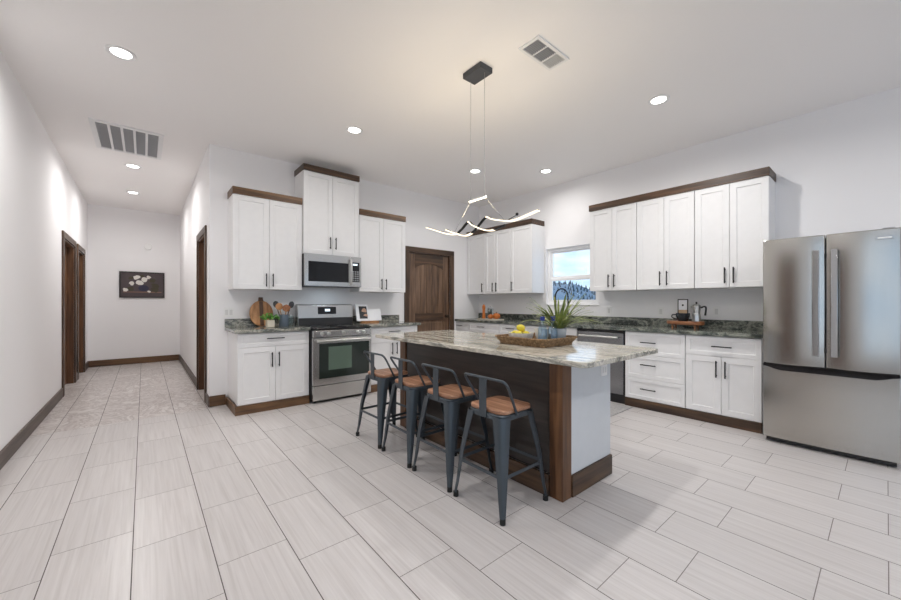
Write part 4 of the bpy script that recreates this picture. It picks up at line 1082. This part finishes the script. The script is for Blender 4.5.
# ------------------------------------------------------------------ cookbook on its stand, right of the range
r = thing('cookbook_stand', (2.61, 5.04, CZ), 'small wooden book stand on the counter right of the range', 'stand')
lean = Matrix.Translation((2.60, 5.034, CZ + 0.004)) @ Matrix.Rotation(R(-16), 4, 'X')
MB().box(-0.13, 0.13, 0.0, 0.010, 0.0005, 0.20, lean).build('back', 'board_wood', r, 0.002)
MB().box(2.46, 2.75, 4.975, 5.032, CZ, CZ + 0.022).build('ledge', 'board_wood', r, 0.002)
r = thing('cookbook', (2.60, 5.01, CZ + 0.03), 'open cookbook with a dark photo page, propped on the stand right of the range', 'book')
lb = Matrix.Translation((2.60, 5.016, CZ + 0.0235)) @ Matrix.Rotation(R(-16), 4, 'X')
pL = MB().box(-0.205, -0.002, -0.020, -0.003, 0.0, 0.255, lb @ Matrix.Rotation(R(3), 4, 'Z')).build('left_page', 'paper', r, 0.002)
MB().box(0.002, 0.205, -0.020, -0.003, 0.0, 0.185, lb @ Matrix.Rotation(R(-3), 4, 'Z')).build('right_page', 'paper', r, 0.002)
MB().box(-0.155, -0.025, -0.0215, -0.0195, 0.035, 0.225, lb @ Matrix.Rotation(R(3), 4, 'Z')).build('photo', 'picture_dark', pL)
l3 = lb @ Matrix.Rotation(R(3), 4, 'Z')
m = MB(); m.ball(l3 @ Vector((-0.075, -0.0215, 0.14)), 0.045, (0.9, 0.03, 1.25), 12, 8).ball(l3 @ Vector((-0.055, -0.0215, 0.075)), 0.035, (1, 0.03, 0.9), 12, 8); m.build('photo_figure', 'picture_skin', pL)

# ------------------------------------------------------------------ corner of the right counter: mill, cloche jar, pumpkins on a board
o = MB().prism(rrect(4.64, 4.86, 4.31, 4.80, 0.03), CZ, CZ + 0.014).build('serving_board', 'pot_cream', bevel=0.003)
tag(o, 'pale serving board under the orange pumpkins in the counter corner', 'board')
SZ = CZ + 0.0145
o = thing('pepper_mill', (4.72, 4.69, SZ), 'tall reddish wooden pepper mill on the pale serving board', 'pepper mill')
MB().lathe([(0, 0), (0.030, 0), (0.032, 0.01), (0.030, 0.06), (0.024, 0.11), (0.024, 0.16), (0.029, 0.19), (0, 0.19)], (4.72, 4.69, SZ), 22).build('body', 'orange', o)
MB().lathe([(0, 0), (0.028, 0), (0.030, 0.02), (0.022, 0.05), (0.008, 0.058), (0.008, 0.07), (0, 0.072)], (4.72, 4.69, SZ + 0.1905), 22).build('cap', 'orange', o)
o = thing('glass_canister', (4.77, 4.565, SZ), 'smoky glass canister with metal lid behind the orange pumpkins', 'jar')
MB().lathe([(0, 0), (0.05, 0), (0.053, 0.006), (0.053, 0.165), (0.05, 0.172), (0, 0.172)], (4.785, 4.585, SZ), 28).build('body', 'glass_clear', o)
MB().lathe([(0, 0), (0.054, 0), (0.054, 0.02), (0.03, 0.032), (0.012, 0.036), (0.012, 0.052), (0, 0.054)], (4.785, 4.585, SZ + 0.1725), 28).build('lid', 'vent_dark', o)
for i, (x, y, q, lab) in enumerate(((4.70, 4.50, 0.052, 'small orange pumpkin on the left, before the glass canister'), (4.725, 4.385, 0.066, 'larger orange pumpkin at the right end of the pale serving board'))):
    o = thing('pumpkin', (x, y, SZ), lab, 'pumpkin', 'orange pumpkins on the serving board')
    prof = [(0.0, 0.12)] + [(math.sin(PI * k / 10), 0.82 * (1 - math.cos(PI * k / 10))) for k in range(1, 10)] + [(0.0, 1.52)]
    MB().lathe([(a * q, b * q - (0.082 - 0.0) * q * 0.45 + 0.0) for a, b in prof], (x, y, SZ + 0.0), 40, (9, 0.06)).build('body', 'orange', o, smooth=80)
    MB().tube([(x, y, SZ + 1.44 * q), (x + 0.003, y, SZ + 1.7 * q), (x + 0.012, y, SZ + 1.9 * q)], 0.007, 7).build('stem', 'board_dark', o)

# ------------------------------------------------------------------ coffee things on the riser
r = thing('wooden_riser', (4.85, 1.52, CZ), 'oval wooden riser with short legs on the right counter', 'riser')
ov = [(4.85 + 0.10 * math.cos(R(k * 10)), 1.515 + 0.192 * math.sin(R(k * 10))) for k in range(36)]
MB().prism(ov, CZ + 0.045, CZ + 0.085).build('top', 'riser_wood', r, 0.005)
for y_ in (1.40, 1.63):
    for x_ in (4.80, 4.90): MB().lathe([(0, 0), (0.010, 0), (0.013, 0.0445), (0, 0.0445)], (x_, y_, CZ), 10).build('leg', 'riser_wood', r)
RZ = CZ + 0.0855
r = thing('black_mug', (4.80, 1.527, RZ), 'wide black ceramic mug on the wooden riser', 'mug')
MB().lathe([(0, 0), (0.045, 0), (0.052, 0.008), (0.068, 0.05), (0.072, 0.092), (0.066, 0.092), (0.06, 0.05), (0.044, 0.014), (0, 0.012)], (4.815, 1.527, RZ), 28).build('body', 'black_ceramic', r)
MB().tube(smoothpath([(4.815, 1.592, RZ + 0.075), (4.815, 1.635, RZ + 0.072), (4.815, 1.639, RZ + 0.04), (4.815, 1.582, RZ + 0.022)], 6), 0.007, 8).build('handle', 'black_ceramic', r)
r = thing('sign_stand', (4.91, 1.53, RZ), 'small white sign card in a dark frame standing behind the black mug', 'sign')
f = MB(); sx = 4.925
f.box(sx, sx + 0.012, 1.508, 1.618, RZ, RZ + 0.012).box(sx, sx + 0.012, 1.508, 1.618, RZ + 0.246, RZ + 0.258).box(sx, sx + 0.012, 1.508, 1.518, RZ + 0.012, RZ + 0.246).box(sx, sx + 0.012, 1.608, 1.618, RZ + 0.012, RZ + 0.246)
f.build('frame', 'frame_dark', r, 0.001)
cd = MB().box(sx + 0.003, sx + 0.009, 1.518, 1.608, RZ + 0.13, RZ + 0.246).build('card', 'paper', r)
MB().box(sx + 0.003, sx + 0.009, 1.518, 1.608, RZ + 0.012, RZ + 0.129).build('lower_card', 'kraft', r)
MB().ball((sx + 0.003, 1.563, RZ + 0.185), 0.011, (0.08, 1, 1.1), 12, 8).build('emblem', 'picture_dark', cd)
r = thing('moka_pot', (4.84, 1.43, RZ), 'silver moka pot with black handle on the wooden riser', 'coffee pot')
mx, my = 4.845, 1.398
MB().lathe([(0, 0), (0.046, 0), (0.047, 0.01), (0.040, 0.075), (0.042, 0.082), (0, 0.082)], (mx, my, RZ), 8).build('boiler', 'alu', r, smooth=20)
MB().lathe([(0, 0), (0.040, 0), (0.036, 0.012), (0.046, 0.09), (0.044, 0.094), (0, 0.094)], (mx, my, RZ + 0.0825), 8).build('upper_chamber', 'alu', r, smooth=20)
ld = MB().lathe([(0, 0), (0.046, 0), (0.030, 0.016), (0, 0.022)], (mx, my, RZ + 0.177), 8).build('lid', 'alu', r, smooth=20)
MB().lathe([(0, 0), (0.007, 0), (0.011, 0.012), (0.008, 0.026), (0, 0.028)], (mx, my, RZ + 0.197), 12).build('knob', 'black_plastic', ld)
MB().tube(smoothpath([(mx, my - 0.043, RZ + 0.158), (mx, my - 0.075, RZ + 0.170), (mx, my - 0.092, RZ + 0.155), (mx, my - 0.085, RZ + 0.07)], 6), 0.010, 8).build('handle', 'black_plastic', r)
MB().rings([[(mx, my + 0.035, RZ + 0.13), (mx - 0.014, my + 0.036, RZ + 0.17), (mx + 0.014, my + 0.036, RZ + 0.17)], [(mx, my + 0.042, RZ + 0.15), (mx - 0.006, my + 0.058, RZ + 0.174), (mx + 0.006, my + 0.058, RZ + 0.174)]]).build('spout', 'alu', r)
